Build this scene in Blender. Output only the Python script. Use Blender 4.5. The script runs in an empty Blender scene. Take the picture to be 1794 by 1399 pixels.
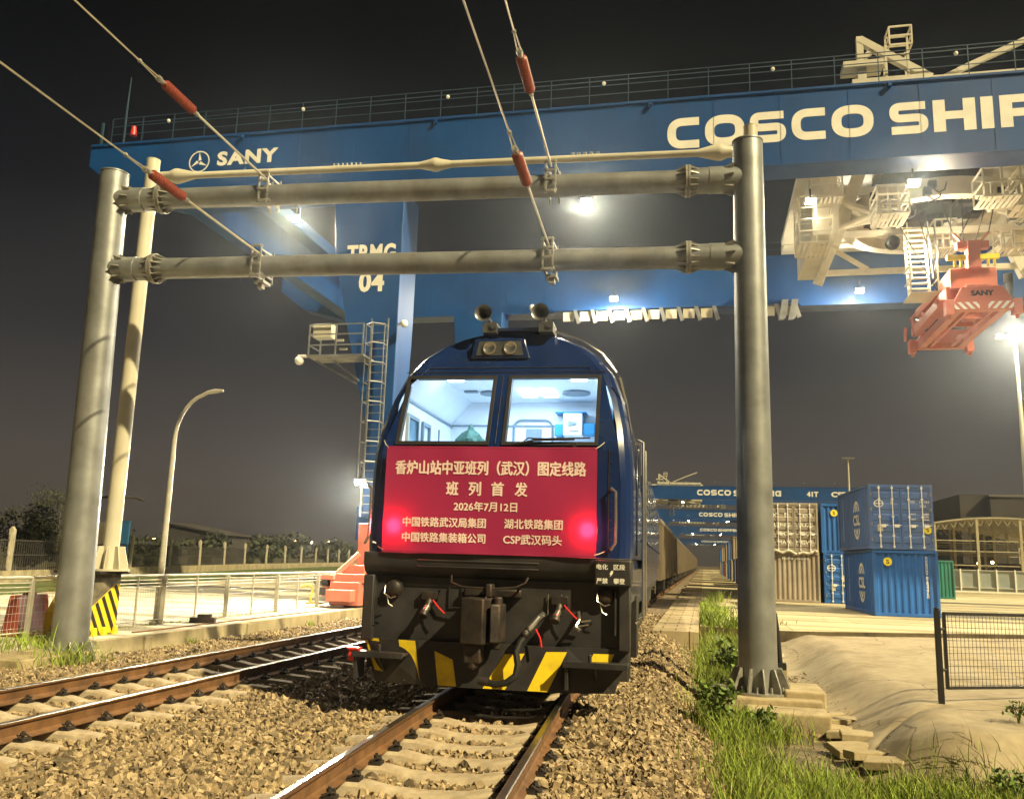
import bpy, math, random
import numpy as np
from mathutils import Matrix, Vector

R = math.radians
random.seed(7)
rng = np.random.default_rng(11)
sc = bpy.context.scene
col = sc.collection

# ------------------------------------------------------------------ camera
cd = bpy.data.cameras.new('camera')
cam = bpy.data.objects.new('camera', cd)
col.objects.link(cam)
cd.sensor_width = 36.0
cd.lens = 1535.0 / 1794.0 * 36.0
cd.clip_start = 0.05
cd.clip_end = 4000.0
cam.matrix_world = Matrix(((0.977327, 0.009220, 0.211536, 0.0),
                           (0.209655, -0.181884, -0.960710, 0.0),
                           (0.029617, 0.983277, -0.179693, 1.65),
                           (0, 0, 0, 1)))
sc.camera = cam

# ------------------------------------------------------------------ world, key light, exposure
SUN_EL, SUN_AZ = R(42), math.atan2(-0.50, 0.87)      # the light comes from the right, a little behind the camera
world = bpy.data.worlds.new('World')
sc.world = world
world.use_nodes = True
wn, wl = world.node_tree.nodes, world.node_tree.links
wn.clear()
w_out = wn.new('ShaderNodeOutputWorld')
w_bg = wn.new('ShaderNodeBackground')
w_sky = wn.new('ShaderNodeTexSky')
w_sky.sky_type = 'NISHITA'
w_sky.sun_disc = False
w_sky.sun_elevation = R(-4)
w_sky.sun_rotation = R(113)
w_geo = wn.new('ShaderNodeNewGeometry')
w_sep = wn.new('ShaderNodeSeparateXYZ')
w_ramp = wn.new('ShaderNodeValToRGB')
w_neg = wn.new('ShaderNodeMath'); w_neg.operation = 'MULTIPLY'; w_neg.inputs[1].default_value = -1.0
wl.new(w_geo.outputs['Incoming'], w_sep.inputs[0])
wl.new(w_sep.outputs['Z'], w_neg.inputs[0])
wl.new(w_neg.outputs[0], w_ramp.inputs['Fac'])
els = w_ramp.color_ramp.elements
els[0].position = 0.0; els[0].color = (0.135, 0.103, 0.074, 1)
els[1].position = 1.0; els[1].color = (0.0025, 0.0028, 0.0035, 1)
for p_, c_ in ((0.10, (0.098, 0.082, 0.068, 1)), (0.22, (0.040, 0.038, 0.038, 1)), (0.36, (0.011, 0.0115, 0.014, 1)), (0.52, (0.002, 0.0023, 0.003, 1))):
    e_ = els.new(p_); e_.color = c_
w_mix = wn.new('ShaderNodeMix'); w_mix.data_type = 'RGBA'; w_mix.blend_type = 'ADD'
w_mix.inputs['Factor'].default_value = 0.05          # a trace of deep-dusk sky over the glow of the town
wl.new(w_ramp.outputs['Color'], w_mix.inputs['A'])
wl.new(w_sky.outputs['Color'], w_mix.inputs['B'])
wl.new(w_mix.outputs['Result'], w_bg.inputs['Color'])
w_bg.inputs['Strength'].default_value = 0.42
wl.new(w_bg.outputs[0], w_out.inputs['Surface'])

sun_d = bpy.data.lights.new('yard_floodlight', 'SUN')
sun_d.energy = 4.2
sun_d.angle = R(0.9)
sun_d.color = (1.0, 0.83, 0.46)
sun = bpy.data.objects.new('yard_floodlight', sun_d)
col.objects.link(sun)
sv = Vector((math.cos(SUN_AZ) * math.cos(SUN_EL), math.sin(SUN_AZ) * math.cos(SUN_EL), math.sin(SUN_EL)))
sun.rotation_euler = sv.to_track_quat('Z', 'Y').to_euler()

sc.view_settings.view_transform = 'Standard'
sc.view_settings.look = 'None'
sc.view_settings.exposure = 1.0
sc.view_settings.gamma = 1.0
sc.cycles.use_denoising = True
sc.cycles.max_bounces = 6
sc.cycles.diffuse_bounces = 3
sc.cycles.glossy_bounces = 3
sc.cycles.transmission_bounces = 4
sc.cycles.transparent_max_bounces = 16
sc.cycles.volume_bounces = 0
sc.cycles.sample_clamp_indirect = 6.0

# ------------------------------------------------------------------ materials
def mat(name, c, rough=0.5, metal=0.0, var=0.12, scale=3.0, bump=0.0, bscale=30.0, dirt=None, dscale=1.2, damt=0.5,
        coat=0.0, streak=False, island=False, coord='Object'):
    m = bpy.data.materials.new(name)
    m.use_nodes = True
    n, l = m.node_tree.nodes, m.node_tree.links
    b = n['Principled BSDF']
    b.inputs['Roughness'].default_value = rough
    b.inputs['Metallic'].default_value = metal
    if coat: b.inputs['Coat Weight'].default_value = coat; b.inputs['Coat Roughness'].default_value = 0.08
    tc = n.new('ShaderNodeTexCoord')
    src = tc.outputs[coord]
    if streak:
        mp = n.new('ShaderNodeMapping'); mp.inputs['Scale'].default_value = (1, 1, 0.12)
        l.new(src, mp.inputs[0]); dsrc = mp.outputs[0]
    else:
        dsrc = src
    nz = n.new('ShaderNodeTexNoise'); nz.inputs['Scale'].default_value = scale; nz.inputs['Detail'].default_value = 6
    l.new(src, nz.inputs['Vector'])
    rp = n.new('ShaderNodeValToRGB')
    lo = [max(0, x * (1 - var * 1.6)) for x in c]; hi = [min(1, x * (1 + var * 1.6)) for x in c]
    rp.color_ramp.elements[0].position = 0.3; rp.color_ramp.elements[0].color = (*lo, 1)
    rp.color_ramp.elements[1].position = 0.7; rp.color_ramp.elements[1].color = (*hi, 1)
    l.new(nz.outputs['Fac'], rp.inputs['Fac'])
    out = rp.outputs['Color']
    if island:
        g = n.new('ShaderNodeNewGeometry')
        r2 = n.new('ShaderNodeValToRGB')
        r2.color_ramp.elements[0].color = (0.34, 0.33, 0.32, 1); r2.color_ramp.elements[1].color = (1.45, 1.42, 1.36, 1)
        e = r2.color_ramp.elements.new(0.5); e.color = (1.0, 0.92, 0.82, 1)
        l.new(g.outputs['Random Per Island'], r2.inputs['Fac'])
        mx = n.new('ShaderNodeMix'); mx.data_type = 'RGBA'; mx.blend_type = 'MULTIPLY'; mx.inputs['Factor'].default_value = 1
        l.new(out, mx.inputs['A']); l.new(r2.outputs['Color'], mx.inputs['B']); out = mx.outputs['Result']
    if dirt:
        d = n.new('ShaderNodeTexNoise'); d.inputs['Scale'].default_value = dscale; d.inputs['Detail'].default_value = 9; d.inputs['Roughness'].default_value = 0.65
        l.new(dsrc, d.inputs['Vector'])
        dr = n.new('ShaderNodeValToRGB'); dr.color_ramp.elements[0].position = 0.48; dr.color_ramp.elements[1].position = 0.72
        l.new(d.outputs['Fac'], dr.inputs['Fac'])
        ml = n.new('ShaderNodeMath'); ml.operation = 'MULTIPLY'; ml.inputs[1].default_value = damt
        l.new(dr.outputs['Color'], ml.inputs[0])
        mx = n.new('ShaderNodeMix'); mx.data_type = 'RGBA'
        l.new(ml.outputs[0], mx.inputs['Factor']); l.new(out, mx.inputs['A']); mx.inputs['B'].default_value = (*dirt, 1)
        out = mx.outputs['Result']
        rr = n.new('ShaderNodeMapRange'); rr.inputs['To Min'].default_value = rough; rr.inputs['To Max'].default_value = min(1, rough + 0.25)
        l.new(ml.outputs[0], rr.inputs['Value']); l.new(rr.outputs[0], b.inputs['Roughness'])
    l.new(out, b.inputs['Base Color'])
    if bump:
        bz = n.new('ShaderNodeTexNoise'); bz.inputs['Scale'].default_value = bscale; bz.inputs['Detail'].default_value = 5
        l.new(src, bz.inputs['Vector'])
        bp = n.new('ShaderNodeBump'); bp.inputs['Strength'].default_value = bump; bp.inputs['Distance'].default_value = 0.02
        l.new(bz.outputs['Fac'], bp.inputs['Height']); l.new(bp.outputs[0], b.inputs['Normal'])
    return m

def glow(name, c, s):
    m = bpy.data.materials.new(name); m.use_nodes = True
    b = m.node_tree.nodes['Principled BSDF']
    b.inputs['Base Color'].default_value = (*c, 1)
    b.inputs['Emission Color'].default_value = (*c, 1)
    b.inputs['Emission Strength'].default_value = s
    return m

def pane(name, tint=(1, 1, 1), refl=0.06):
    m = bpy.data.materials.new(name); m.use_nodes = True
    n, l = m.node_tree.nodes, m.node_tree.links
    n.remove(n['Principled BSDF'])
    t = n.new('ShaderNodeBsdfTransparent'); t.inputs[0].default_value = (*tint, 1)
    g = n.new('ShaderNodeBsdfGlossy'); g.inputs['Roughness'].default_value = 0.02
    f = n.new('ShaderNodeMixShader'); f.inputs[0].default_value = refl
    l.new(t.outputs[0], f.inputs[1]); l.new(g.outputs[0], f.inputs[2]); l.new(f.outputs[0], n['Material Output'].inputs['Surface'])
    return m

M = {}
M['galv'] = mat('galvanised_steel', (0.265, 0.275, 0.275), 0.42, 0.55, 0.16, 2.2, 0.12, 18, dirt=(0.16, 0.13, 0.09), dscale=1.4, damt=0.55, streak=True)
M['galvbolt'] = mat('galvanised_bolts', (0.30, 0.29, 0.26), 0.5, 0.5, 0.2, 9)
M['cream'] = mat('cream_paint', (0.50, 0.47, 0.37), 0.4, 0.0, 0.06, 2, 0.05, 20, dirt=(0.32, 0.26, 0.16), dscale=1.1, damt=0.5, streak=True)
M['crane'] = mat('crane_blue', (0.002, 0.056, 0.225), 0.42, 0.0, 0.10, 0.5, 0.05, 3, dirt=(0.003, 0.03, 0.13), dscale=0.5, damt=0.6, streak=True)
M['crane_rail'] = mat('crane_railing', (0.02, 0.05, 0.085), 0.5, 0.1, 0.1, 2)
M['letter'] = mat('letter_white', (0.80, 0.78, 0.70), 0.5, 0, 0.05, 2, dirt=(0.55, 0.5, 0.4), damt=0.25)
M['trolley'] = mat('trolley_cream', (0.60, 0.56, 0.44), 0.45, 0, 0.07, 1.2, dirt=(0.4, 0.33, 0.2), dscale=0.9, damt=0.4)
M['dark'] = mat('dark_machinery', (0.035, 0.033, 0.03), 0.6, 0.2, 0.3, 4)
M['spreader'] = mat('spreader_red', (0.60, 0.19, 0.135), 0.45, 0, 0.12, 2, dirt=(0.28, 0.10, 0.07), dscale=2, damt=0.6)
M['rope'] = mat('steel_rope', (0.03, 0.028, 0.025), 0.6, 0.4, 0.2, 9)
M['yellow'] = mat('yellow_paint', (0.82, 0.60, 0.02), 0.45, 0, 0.05, 6, dirt=(0.30, 0.18, 0.04), dscale=4, damt=0.5)
M['yellow_s'] = mat('yellow_sticker', (0.80, 0.66, 0.03), 0.5, 0, 0.03, 6)
M['black'] = mat('black_paint', (0.018, 0.016, 0.016), 0.5, 0, 0.2, 6)
M['loco'] = mat('locomotive_navy', (0.005, 0.019, 0.090), 0.22, 0.0, 0.12, 1.5, 0.03, 2, dirt=(0.02, 0.03, 0.06), dscale=0.8, damt=0.45, coat=0.6)
M['loco_side'] = mat('locomotive_side_gloss', (0.012, 0.03, 0.10), 0.16, 0.25, 0.12, 1.5, 0.10, 2.2, dirt=(0.07, 0.06, 0.05), dscale=1.2, damt=0.5, coat=0.7, streak=True)
M['pilot'] = mat('pilot_grey', (0.030, 0.029, 0.032), 0.42, 0.1, 0.25, 3, 0.06, 14, dirt=(0.065, 0.05, 0.038), dscale=2.2, damt=0.5)
M['iron'] = mat('cast_iron', (0.042, 0.036, 0.034), 0.5, 0.5, 0.3, 6, 0.15, 30, dirt=(0.12, 0.06, 0.035), dscale=4, damt=0.5)
M['chrome'] = mat('bright_steel', (0.62, 0.60, 0.55), 0.22, 0.9, 0.08, 8)
M['hornsteel'] = mat('dull_horn_steel', (0.17, 0.17, 0.17), 0.35, 0.7, 0.15, 8)
M['rubber'] = mat('rubber', (0.014, 0.014, 0.015), 0.55, 0, 0.2, 8)
M['redhandle'] = mat('red_handle', (0.6, 0.03, 0.03), 0.4, 0, 0.05, 9)
M['ballast_bed'] = mat('ballast_ground', (0.20, 0.15, 0.095), 0.95, 0, 0.45, 9, 1.0, 26, dirt=(0.07, 0.05, 0.035), dscale=14, damt=0.8)
M['stone'] = mat('ballast_stone', (0.27, 0.215, 0.135), 0.88, 0, 0.25, 14, 0.0, 60, island=True)
M['sleeper'] = mat('sleeper_concrete', (0.40, 0.33, 0.23), 0.9, 0, 0.14, 6, 0.25, 40, dirt=(0.20, 0.12, 0.06), dscale=5, damt=0.7)
M['rust'] = mat('rail_rust', (0.17, 0.085, 0.035), 0.75, 0.15, 0.22, 5, 0.1, 40, dirt=(0.07, 0.04, 0.025), dscale=3, damt=0.6)
M['railtop'] = mat('rail_polished_top', (0.58, 0.55, 0.50), 0.28, 1.0, 0.12, 6)
M['clip'] = mat('rail_clip_iron', (0.03, 0.024, 0.02), 0.7, 0.3, 0.3, 20)
M['container_blue'] = mat('container_blue', (0.020, 0.115, 0.40), 0.45, 0, 0.08, 1.2, 0.04, 6, dirt=(0.05, 0.08, 0.15), dscale=1.6, damt=0.45, streak=True)
M['container_slate'] = mat('container_slate_blue', (0.075, 0.145, 0.36), 0.5, 0, 0.10, 1.2, 0.04, 6, dirt=(0.14, 0.13, 0.14), dscale=1.6, damt=0.5, streak=True)
M['container_grey'] = mat('container_greybrown', (0.30, 0.255, 0.20), 0.6, 0, 0.1, 1.2, 0.04, 6, dirt=(0.16, 0.11, 0.07), dscale=2.2, damt=0.6, streak=True)
M['container_green'] = mat('container_green', (0.02, 0.16, 0.13), 0.5, 0, 0.1, 1.2, dirt=(0.05, 0.08, 0.06), damt=0.5, streak=True)
M['container_red'] = mat('container_rust_red', (0.20, 0.055, 0.035), 0.6, 0, 0.1, 1.2, dirt=(0.1, 0.05, 0.03), damt=0.5, streak=True)
M['wagon'] = mat('wagon_drab', (0.15, 0.12, 0.08), 0.65, 0, 0.12, 1.0, 0.05, 6, dirt=(0.13, 0.085, 0.05), dscale=1.6, damt=0.7, streak=True)
M['white'] = mat('white_paint', (0.78, 0.77, 0.72), 0.5, 0, 0.05, 4)
M['cabwhite'] = mat('cab_lining_white', (0.74, 0.79, 0.85), 0.5, 0, 0.03, 2)
M['cabgrey'] = mat('cab_trim_grey', (0.22, 0.28, 0.34), 0.5, 0, 0.08, 5)
M['cabblue'] = mat('cab_equipment_blue', (0.02, 0.25, 0.50), 0.4, 0, 0.05, 5)
M['bag'] = mat('green_sack', (0.07, 0.17, 0.14), 0.8, 0, 0.3, 18, 0.5, 22)
M['fence'] = mat('fence_galvanised', (0.46, 0.44, 0.38), 0.45, 0.3, 0.1, 4, dirt=(0.25, 0.19, 0.11), dscale=3, damt=0.5)
M['blackfence'] = mat('fence_black_enamel', (0.016, 0.015, 0.014), 0.45, 0, 0.15, 8)
M['red_barrier'] = mat('red_barrier_plastic', (0.22, 0.03, 0.022), 0.5, 0, 0.12, 3, dirt=(0.2, 0.05, 0.03), damt=0.5)
M['insul'] = mat('insulator_red_brown', (0.21, 0.045, 0.028), 0.32, 0, 0.1, 10)
M['wire'] = mat('bright_wire', (0.55, 0.50, 0.40), 0.4, 0.6, 0.1, 4)
M['grass'] = mat('grass_blades', (0.19, 0.27, 0.03), 0.7, 0, 0.25, 2.0, island=True)
M['leaf'] = mat('weed_leaves', (0.12, 0.19, 0.03), 0.65, 0, 0.3, 3, island=True)
M['tree'] = mat('tree_leaves', (0.035, 0.045, 0.014), 0.7, 0, 0.35, 0.8, island=True)
M['bark'] = mat('bark', (0.10, 0.075, 0.05), 0.9, 0, 0.3, 6, 0.4, 12)
M['lamp_warm'] = glow('lamp_warm', (1.0, 0.86, 0.58), 60)
M['lamp_far'] = glow('lamp_far_amber', (1.0, 0.62, 0.22), 40)
M['lamp_white'] = glow('lamp_white', (1.0, 0.95, 0.85), 80)
M['lamp_cab'] = glow('cab_light', (0.72, 0.90, 1.0), 6.5)
M['lamp_red'] = glow('marker_red', (1.0, 0.05, 0.08), 85)
M['glass'] = pane('windscreen_glass')
M['glass_dark'] = mat('dark_glass', (0.01, 0.014, 0.02), 0.06, 0, 0.1, 2)
M['shed'] = mat('shed_frame', (0.42, 0.38, 0.26), 0.6, 0.1, 0.1, 2)
M['shed_roof'] = mat('shed_roof_sheet', (0.36, 0.33, 0.24), 0.6, 0.1, 0.1, 0.6)
M['panel_blue'] = mat('hoarding_panel', (0.40, 0.46, 0.47), 0.6, 0, 0.12, 0.6, dirt=(0.30, 0.25, 0.15), dscale=0.6, damt=0.6)
M['dim'] = mat('distant_wall', (0.045, 0.04, 0.036), 0.9, 0, 0.2, 0.3)
M['post_conc'] = mat('concrete_post', (0.34, 0.30, 0.22), 0.9, 0, 0.15, 4)
M['blue_sign'] = mat('blue_board', (0.02, 0.10, 0.22), 0.5, 0, 0.1, 1)

def mat_concrete(name, c, joint=(4.0, 4.0), jw=0.012, stain=(0.16, 0.12, 0.07), damt=0.55):
    m = mat(name, c, 0.88, 0, 0.12, 0.7, 0.25, 25, dirt=stain, dscale=0.35, damt=damt)
    n, l = m.node_tree.nodes, m.node_tree.links
    b = n['Principled BSDF']
    old = b.inputs['Base Color'].links[0].from_socket
    tc = n.new('ShaderNodeTexCoord')
    br = n.new('ShaderNodeTexBrick')
    br.offset = 0.5
    br.inputs['Color1'].default_value = (1, 1, 1, 1); br.inputs['Color2'].default_value = (0.86, 0.86, 0.86, 1)
    br.inputs['Mortar'].default_value = (0.25, 0.22, 0.17, 1)
    br.inputs['Scale'].default_value = 1.0
    br.inputs['Mortar Size'].default_value = jw
    br.inputs['Brick Width'].default_value = joint[0]; br.inputs['Row Height'].default_value = joint[1]
    l.new(tc.outputs['Object'], br.inputs['Vector'])
    mx = n.new('ShaderNodeMix'); mx.data_type = 'RGBA'; mx.blend_type = 'MULTIPLY'; mx.inputs['Factor'].default_value = 1
    l.new(old, mx.inputs['A']); l.new(br.outputs['Color'], mx.inputs['B'])
    # dark streaks running across the slab
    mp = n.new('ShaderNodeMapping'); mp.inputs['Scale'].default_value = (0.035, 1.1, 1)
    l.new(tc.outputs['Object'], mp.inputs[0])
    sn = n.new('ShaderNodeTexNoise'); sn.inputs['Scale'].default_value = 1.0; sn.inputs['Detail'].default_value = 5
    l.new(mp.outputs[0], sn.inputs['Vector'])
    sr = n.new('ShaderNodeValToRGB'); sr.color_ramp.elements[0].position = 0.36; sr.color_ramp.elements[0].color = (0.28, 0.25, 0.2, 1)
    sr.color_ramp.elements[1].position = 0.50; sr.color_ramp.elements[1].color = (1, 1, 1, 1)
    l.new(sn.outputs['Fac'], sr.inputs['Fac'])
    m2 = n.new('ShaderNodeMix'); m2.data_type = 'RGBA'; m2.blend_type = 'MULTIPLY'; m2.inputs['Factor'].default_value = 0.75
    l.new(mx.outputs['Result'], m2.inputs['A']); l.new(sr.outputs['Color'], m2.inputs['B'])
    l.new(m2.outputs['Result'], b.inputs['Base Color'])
    return m
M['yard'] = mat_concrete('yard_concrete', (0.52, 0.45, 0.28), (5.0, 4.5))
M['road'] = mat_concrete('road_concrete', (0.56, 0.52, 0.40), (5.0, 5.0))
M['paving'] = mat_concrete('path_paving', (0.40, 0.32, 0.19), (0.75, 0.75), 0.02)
M['kerb'] = mat('kerb_concrete', (0.34, 0.29, 0.18), 0.9, 0, 0.15, 2, 0.3, 25, dirt=(0.12, 0.09, 0.035), dscale=2.2, damt=0.75, streak=True)
M['block'] = mat('foundation_concrete', (0.36, 0.29, 0.17), 0.9, 0, 0.15, 3, 0.3, 25, dirt=(0.14, 0.10, 0.05), dscale=2.5, damt=0.6)
M['soil'] = mat('dry_soil', (0.15, 0.115, 0.065), 0.95, 0, 0.35, 4, 0.7, 20, dirt=(0.06, 0.06, 0.02), dscale=1.5, damt=0.7)
M['apron'] = mat('apron_cement', (0.31, 0.255, 0.165), 0.9, 0, 0.10, 5, 0.25, 90, dirt=(0.135, 0.10, 0.055), dscale=.75, damt=0.8)
def add_cracks(m, scale, width, colr):
    n, l = m.node_tree.nodes, m.node_tree.links; b = n['Principled BSDF']; old = b.inputs['Base Color'].links[0].from_socket
    tc = n.new('ShaderNodeTexCoord'); nz = n.new('ShaderNodeTexNoise'); nz.inputs['Scale'].default_value = 1.1; nz.inputs['Detail'].default_value = 5
    l.new(tc.outputs['Object'], nz.inputs['Vector'])
    ad = n.new('ShaderNodeMix'); ad.data_type = 'RGBA'; ad.blend_type = 'LINEAR_LIGHT'; ad.inputs['Factor'].default_value = .35
    l.new(tc.outputs['Object'], ad.inputs['A']); l.new(nz.outputs['Color'], ad.inputs['B'])
    vo = n.new('ShaderNodeTexVoronoi'); vo.feature = 'DISTANCE_TO_EDGE'; vo.inputs['Scale'].default_value = scale; l.new(ad.outputs['Result'], vo.inputs['Vector'])
    rp = n.new('ShaderNodeValToRGB'); rp.color_ramp.elements[0].position = 0; rp.color_ramp.elements[0].color = (*colr, 1); rp.color_ramp.elements[1].position = width; rp.color_ramp.elements[1].color = (1, 1, 1, 1)
    l.new(vo.outputs['Distance'], rp.inputs['Fac'])
    mx = n.new('ShaderNodeMix'); mx.data_type = 'RGBA'; mx.blend_type = 'MULTIPLY'; mx.inputs['Factor'].default_value = 1
    l.new(old, mx.inputs['A']); l.new(rp.outputs['Color'], mx.inputs['B']); l.new(mx.outputs['Result'], b.inputs['Base Color'])
add_cracks(M['apron'], .36, .006, (.3, .25, .2))
add_cracks(M['road'], .28, .004, (.45, .4, .35))
add_cracks(M['yard'], .22, .004, (.45, .4, .35))

# ------------------------------------------------------------------ geometry helpers
class MB:
    def __init__(s, xf=None):
        s.v, s.f, s.mi, s.xf, s.cur = [], [], [], xf, 0
    def add(s, vs, fs):
        o = len(s.v)
        for p in vs:
            p = Vector(p)
            s.v.append(tuple(s.xf @ p) if s.xf else tuple(p))
        for f in fs:
            s.f.append([o + i for i in f]); s.mi.append(s.cur)
        return s
    def bx(s, x0, x1, y0, y1, z0, z1):
        return s.add([(x0, y0, z0), (x1, y0, z0), (x1, y1, z0), (x0, y1, z0), (x0, y0, z1), (x1, y0, z1), (x1, y1, z1), (x0, y1, z1)],
                     [(0, 3, 2, 1), (4, 5, 6, 7), (0, 1, 5, 4), (1, 2, 6, 5), (2, 3, 7, 6), (3, 0, 4, 7)])
    def bar(s, a, b, w, h=None, up=(0, 0, 1)):
        """a rectangular bar from a to b"""
        h = h or w
        a, b = Vector(a), Vector(b)
        d = (b - a).normalized(); u = Vector(up)
        if abs(d.dot(u)) > 0.95: u = Vector((0, 1, 0))
        x = d.cross(u).normalized() * w / 2; z = x.cross(d).normalized() * h / 2
        vs = [a - x - z, a + x - z, a + x + z, a - x + z, b - x - z, b + x - z, b + x + z, b - x + z]
        return s.add(vs, [(0, 1, 2, 3), (4, 7, 6, 5), (0, 4, 5, 1), (1, 5, 6, 2), (2, 6, 7, 3), (3, 7, 4, 0)])
    def cyl(s, a, b, r0, r1=None, n=16, caps=True):
        r1 = r0 if r1 is None else r1
        a, b = Vector(a), Vector(b)
        d = (b - a).normalized()
        u = Vector((0, 0, 1)) if abs(d.z) < 0.9 else Vector((1, 0, 0))
        x = d.cross(u).normalized(); y = x.cross(d).normalized()
        vs = []
        for p, r in ((a, r0), (b, r1)):
            for k in range(n):
                t = 2 * math.pi * k / n
                vs.append(p + (x * math.cos(t) + y * math.sin(t)) * r)
        fs = [(k, n + k, n + (k + 1) % n, (k + 1) % n) for k in range(n)]
        if caps: fs += [tuple(range(n)), tuple(reversed(range(n, 2 * n)))]
        return s.add(vs, fs)
    def tube(s, pts, r, n=8):
        pts = [Vector(p) for p in pts]
        rs = r if isinstance(r, (list, tuple)) else [r] * len(pts)
        vs, fs = [], []
        prev = None
        for i, p in enumerate(pts):
            d = (pts[min(i + 1, len(pts) - 1)] - pts[max(i - 1, 0)]).normalized()
            if prev is None:
                u = Vector((0, 0, 1)) if abs(d.z) < 0.9 else Vector((1, 0, 0))
                x = d.cross(u).normalized()
            else:
                x = (prev - d * prev.dot(d)).normalized()
            prev = x; y = x.cross(d).normalized()
            for k in range(n):
                t = 2 * math.pi * k / n
                vs.append(p + (x * math.cos(t) + y * math.sin(t)) * rs[i])
        for i in range(len(pts) - 1):
            for k in range(n):
                fs.append((i * n + k, (i + 1) * n + k, (i + 1) * n + (k + 1) % n, i * n + (k + 1) % n))
        fs += [tuple(range(n)), tuple(reversed(range((len(pts) - 1) * n, len(pts) * n)))]
        return s.add(vs, fs)
    def lathe(s, a, axis, prof, n=20):
        """profile of (distance along axis, radius)"""
        a = Vector(a); d = Vector(axis).normalized()
        u = Vector((0, 0, 1)) if abs(d.z) < 0.9 else Vector((1, 0, 0))
        x = d.cross(u).normalized(); y = x.cross(d).normalized()
        vs, fs = [], []
        for t_, r in prof:
            for k in range(n):
                t = 2 * math.pi * k / n
                vs.append(a + d * t_ + (x * math.cos(t) + y * math.sin(t)) * r)
        for i in range(len(prof) - 1):
            for k in range(n):
                fs.append((i * n + k, (i + 1) * n + k, (i + 1) * n + (k + 1) % n, i * n + (k + 1) % n))
        fs += [tuple(range(n)), tuple(reversed(range((len(prof) - 1) * n, len(prof) * n)))]
        return s.add(vs, fs)
    def prism(s, poly, y0, y1, plane='xz'):
        n = len(poly)
        def pt(p, t):
            return {'xz': (p[0], t, p[1]), 'yz': (t, p[0], p[1]), 'xy': (p[0], p[1], t)}[plane]
        vs = [pt(p, y0) for p in poly] + [pt(p, y1) for p in poly]
        fs = [tuple(range(n)), tuple(reversed(range(n, 2 * n)))] + [(k, n + k, n + (k + 1) % n, (k + 1) % n) for k in range(n)]
        return s.add(vs, fs)
    def ball(s, c, r, n=12, m=8, sq=(1, 1, 1)):
        vs, fs = [], []
        for i in range(m + 1):
            th = math.pi * i / m
            for k in range(n):
                ph = 2 * math.pi * k / n
                vs.append((c[0] + r * sq[0] * math.sin(th) * math.cos(ph), c[1] + r * sq[1] * math.sin(th) * math.sin(ph), c[2] + r * sq[2] * math.cos(th)))
        for i in range(m):
            for k in range(n):
                fs.append((i * n + k, (i + 1) * n + k, (i + 1) * n + (k + 1) % n, i * n + (k + 1) % n))
        return s.add(vs, fs)
    def build(s, name, m, parent=None, bevel=0.0, smooth=True, loc=None, rotz=0.0):
        me = bpy.data.meshes.new(name)
        me.from_pydata(s.v, [], s.f)
        for x in (m if isinstance(m, (list, tuple)) else [m]): me.materials.append(x)
        if any(s.mi): me.polygons.foreach_set('material_index', s.mi)
        me.update()
        import bmesh
        bm = bmesh.new(); bm.from_mesh(me); bmesh.ops.recalc_face_normals(bm, faces=bm.faces); bm.to_mesh(me); bm.free()
        if smooth:
            me.polygons.foreach_set('use_smooth', [True] * len(me.polygons))
            me.set_sharp_from_angle(angle=R(32))
        o = bpy.data.objects.new(name, me); col.objects.link(o)
        if parent: o.parent = parent
        if loc: o.location = loc
        o.rotation_euler.z = rotz
        if bevel:
            b = o.modifiers.new('bevel', 'BEVEL'); b.width = bevel; b.segments = 2; b.limit_method = 'ANGLE'; b.angle_limit = R(40)
        return o

def tag(o, label, cat, group=None, kind=None):
    o['label'] = label; o['category'] = cat
    if group: o['group'] = group
    if kind: o['kind'] = kind
    return o
def struct(o):
    o['kind'] = 'structure'; return o
def thing(name, label, cat, loc=(0, 0, 0), rotz=0.0, group=None):
    o = bpy.data.objects.new(name, None); col.objects.link(o)
    o.empty_display_size = 0.3
    o.location = loc; o.rotation_euler.z = rotz
    return tag(o, label, cat, group)
def dup(root, loc, rotz=None, label=None, group=None):
    def cp(o, par):
        c = o.copy(); col.objects.link(c)
        if par: c.parent = par
        for ch in list(o.children):
            if ch.type != 'LIGHT': cp(ch, c)
        return c
    r = cp(root, None)
    r.location = loc
    if rotz is not None: r.rotation_euler.z = rotz
    if label: r['label'] = label
    if group: r['group'] = group
    return r
def np_mesh(name, V, F, m, k=3, parent=None, smooth=False):
    """fast mesh from numpy arrays, all faces with k corners"""
    me = bpy.data.meshes.new(name)
    me.vertices.add(len(V)); me.vertices.foreach_set('co', V.astype(np.float32).ravel())
    me.loops.add(F.size); me.loops.foreach_set('vertex_index', F.astype(np.int32).ravel())
    me.polygons.add(len(F))
    me.polygons.foreach_set('loop_start', np.arange(0, F.size, k, dtype=np.int32))
    me.polygons.foreach_set('loop_total', np.full(len(F), k, dtype=np.int32))
    me.polygons.foreach_set('use_smooth', np.full(len(F), bool(smooth)))
    me.update(calc_edges=True); me.validate()
    me.materials.append(m)
    o = bpy.data.objects.new(name, me); col.objects.link(o)
    if parent: o.parent = parent
    return o

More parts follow.
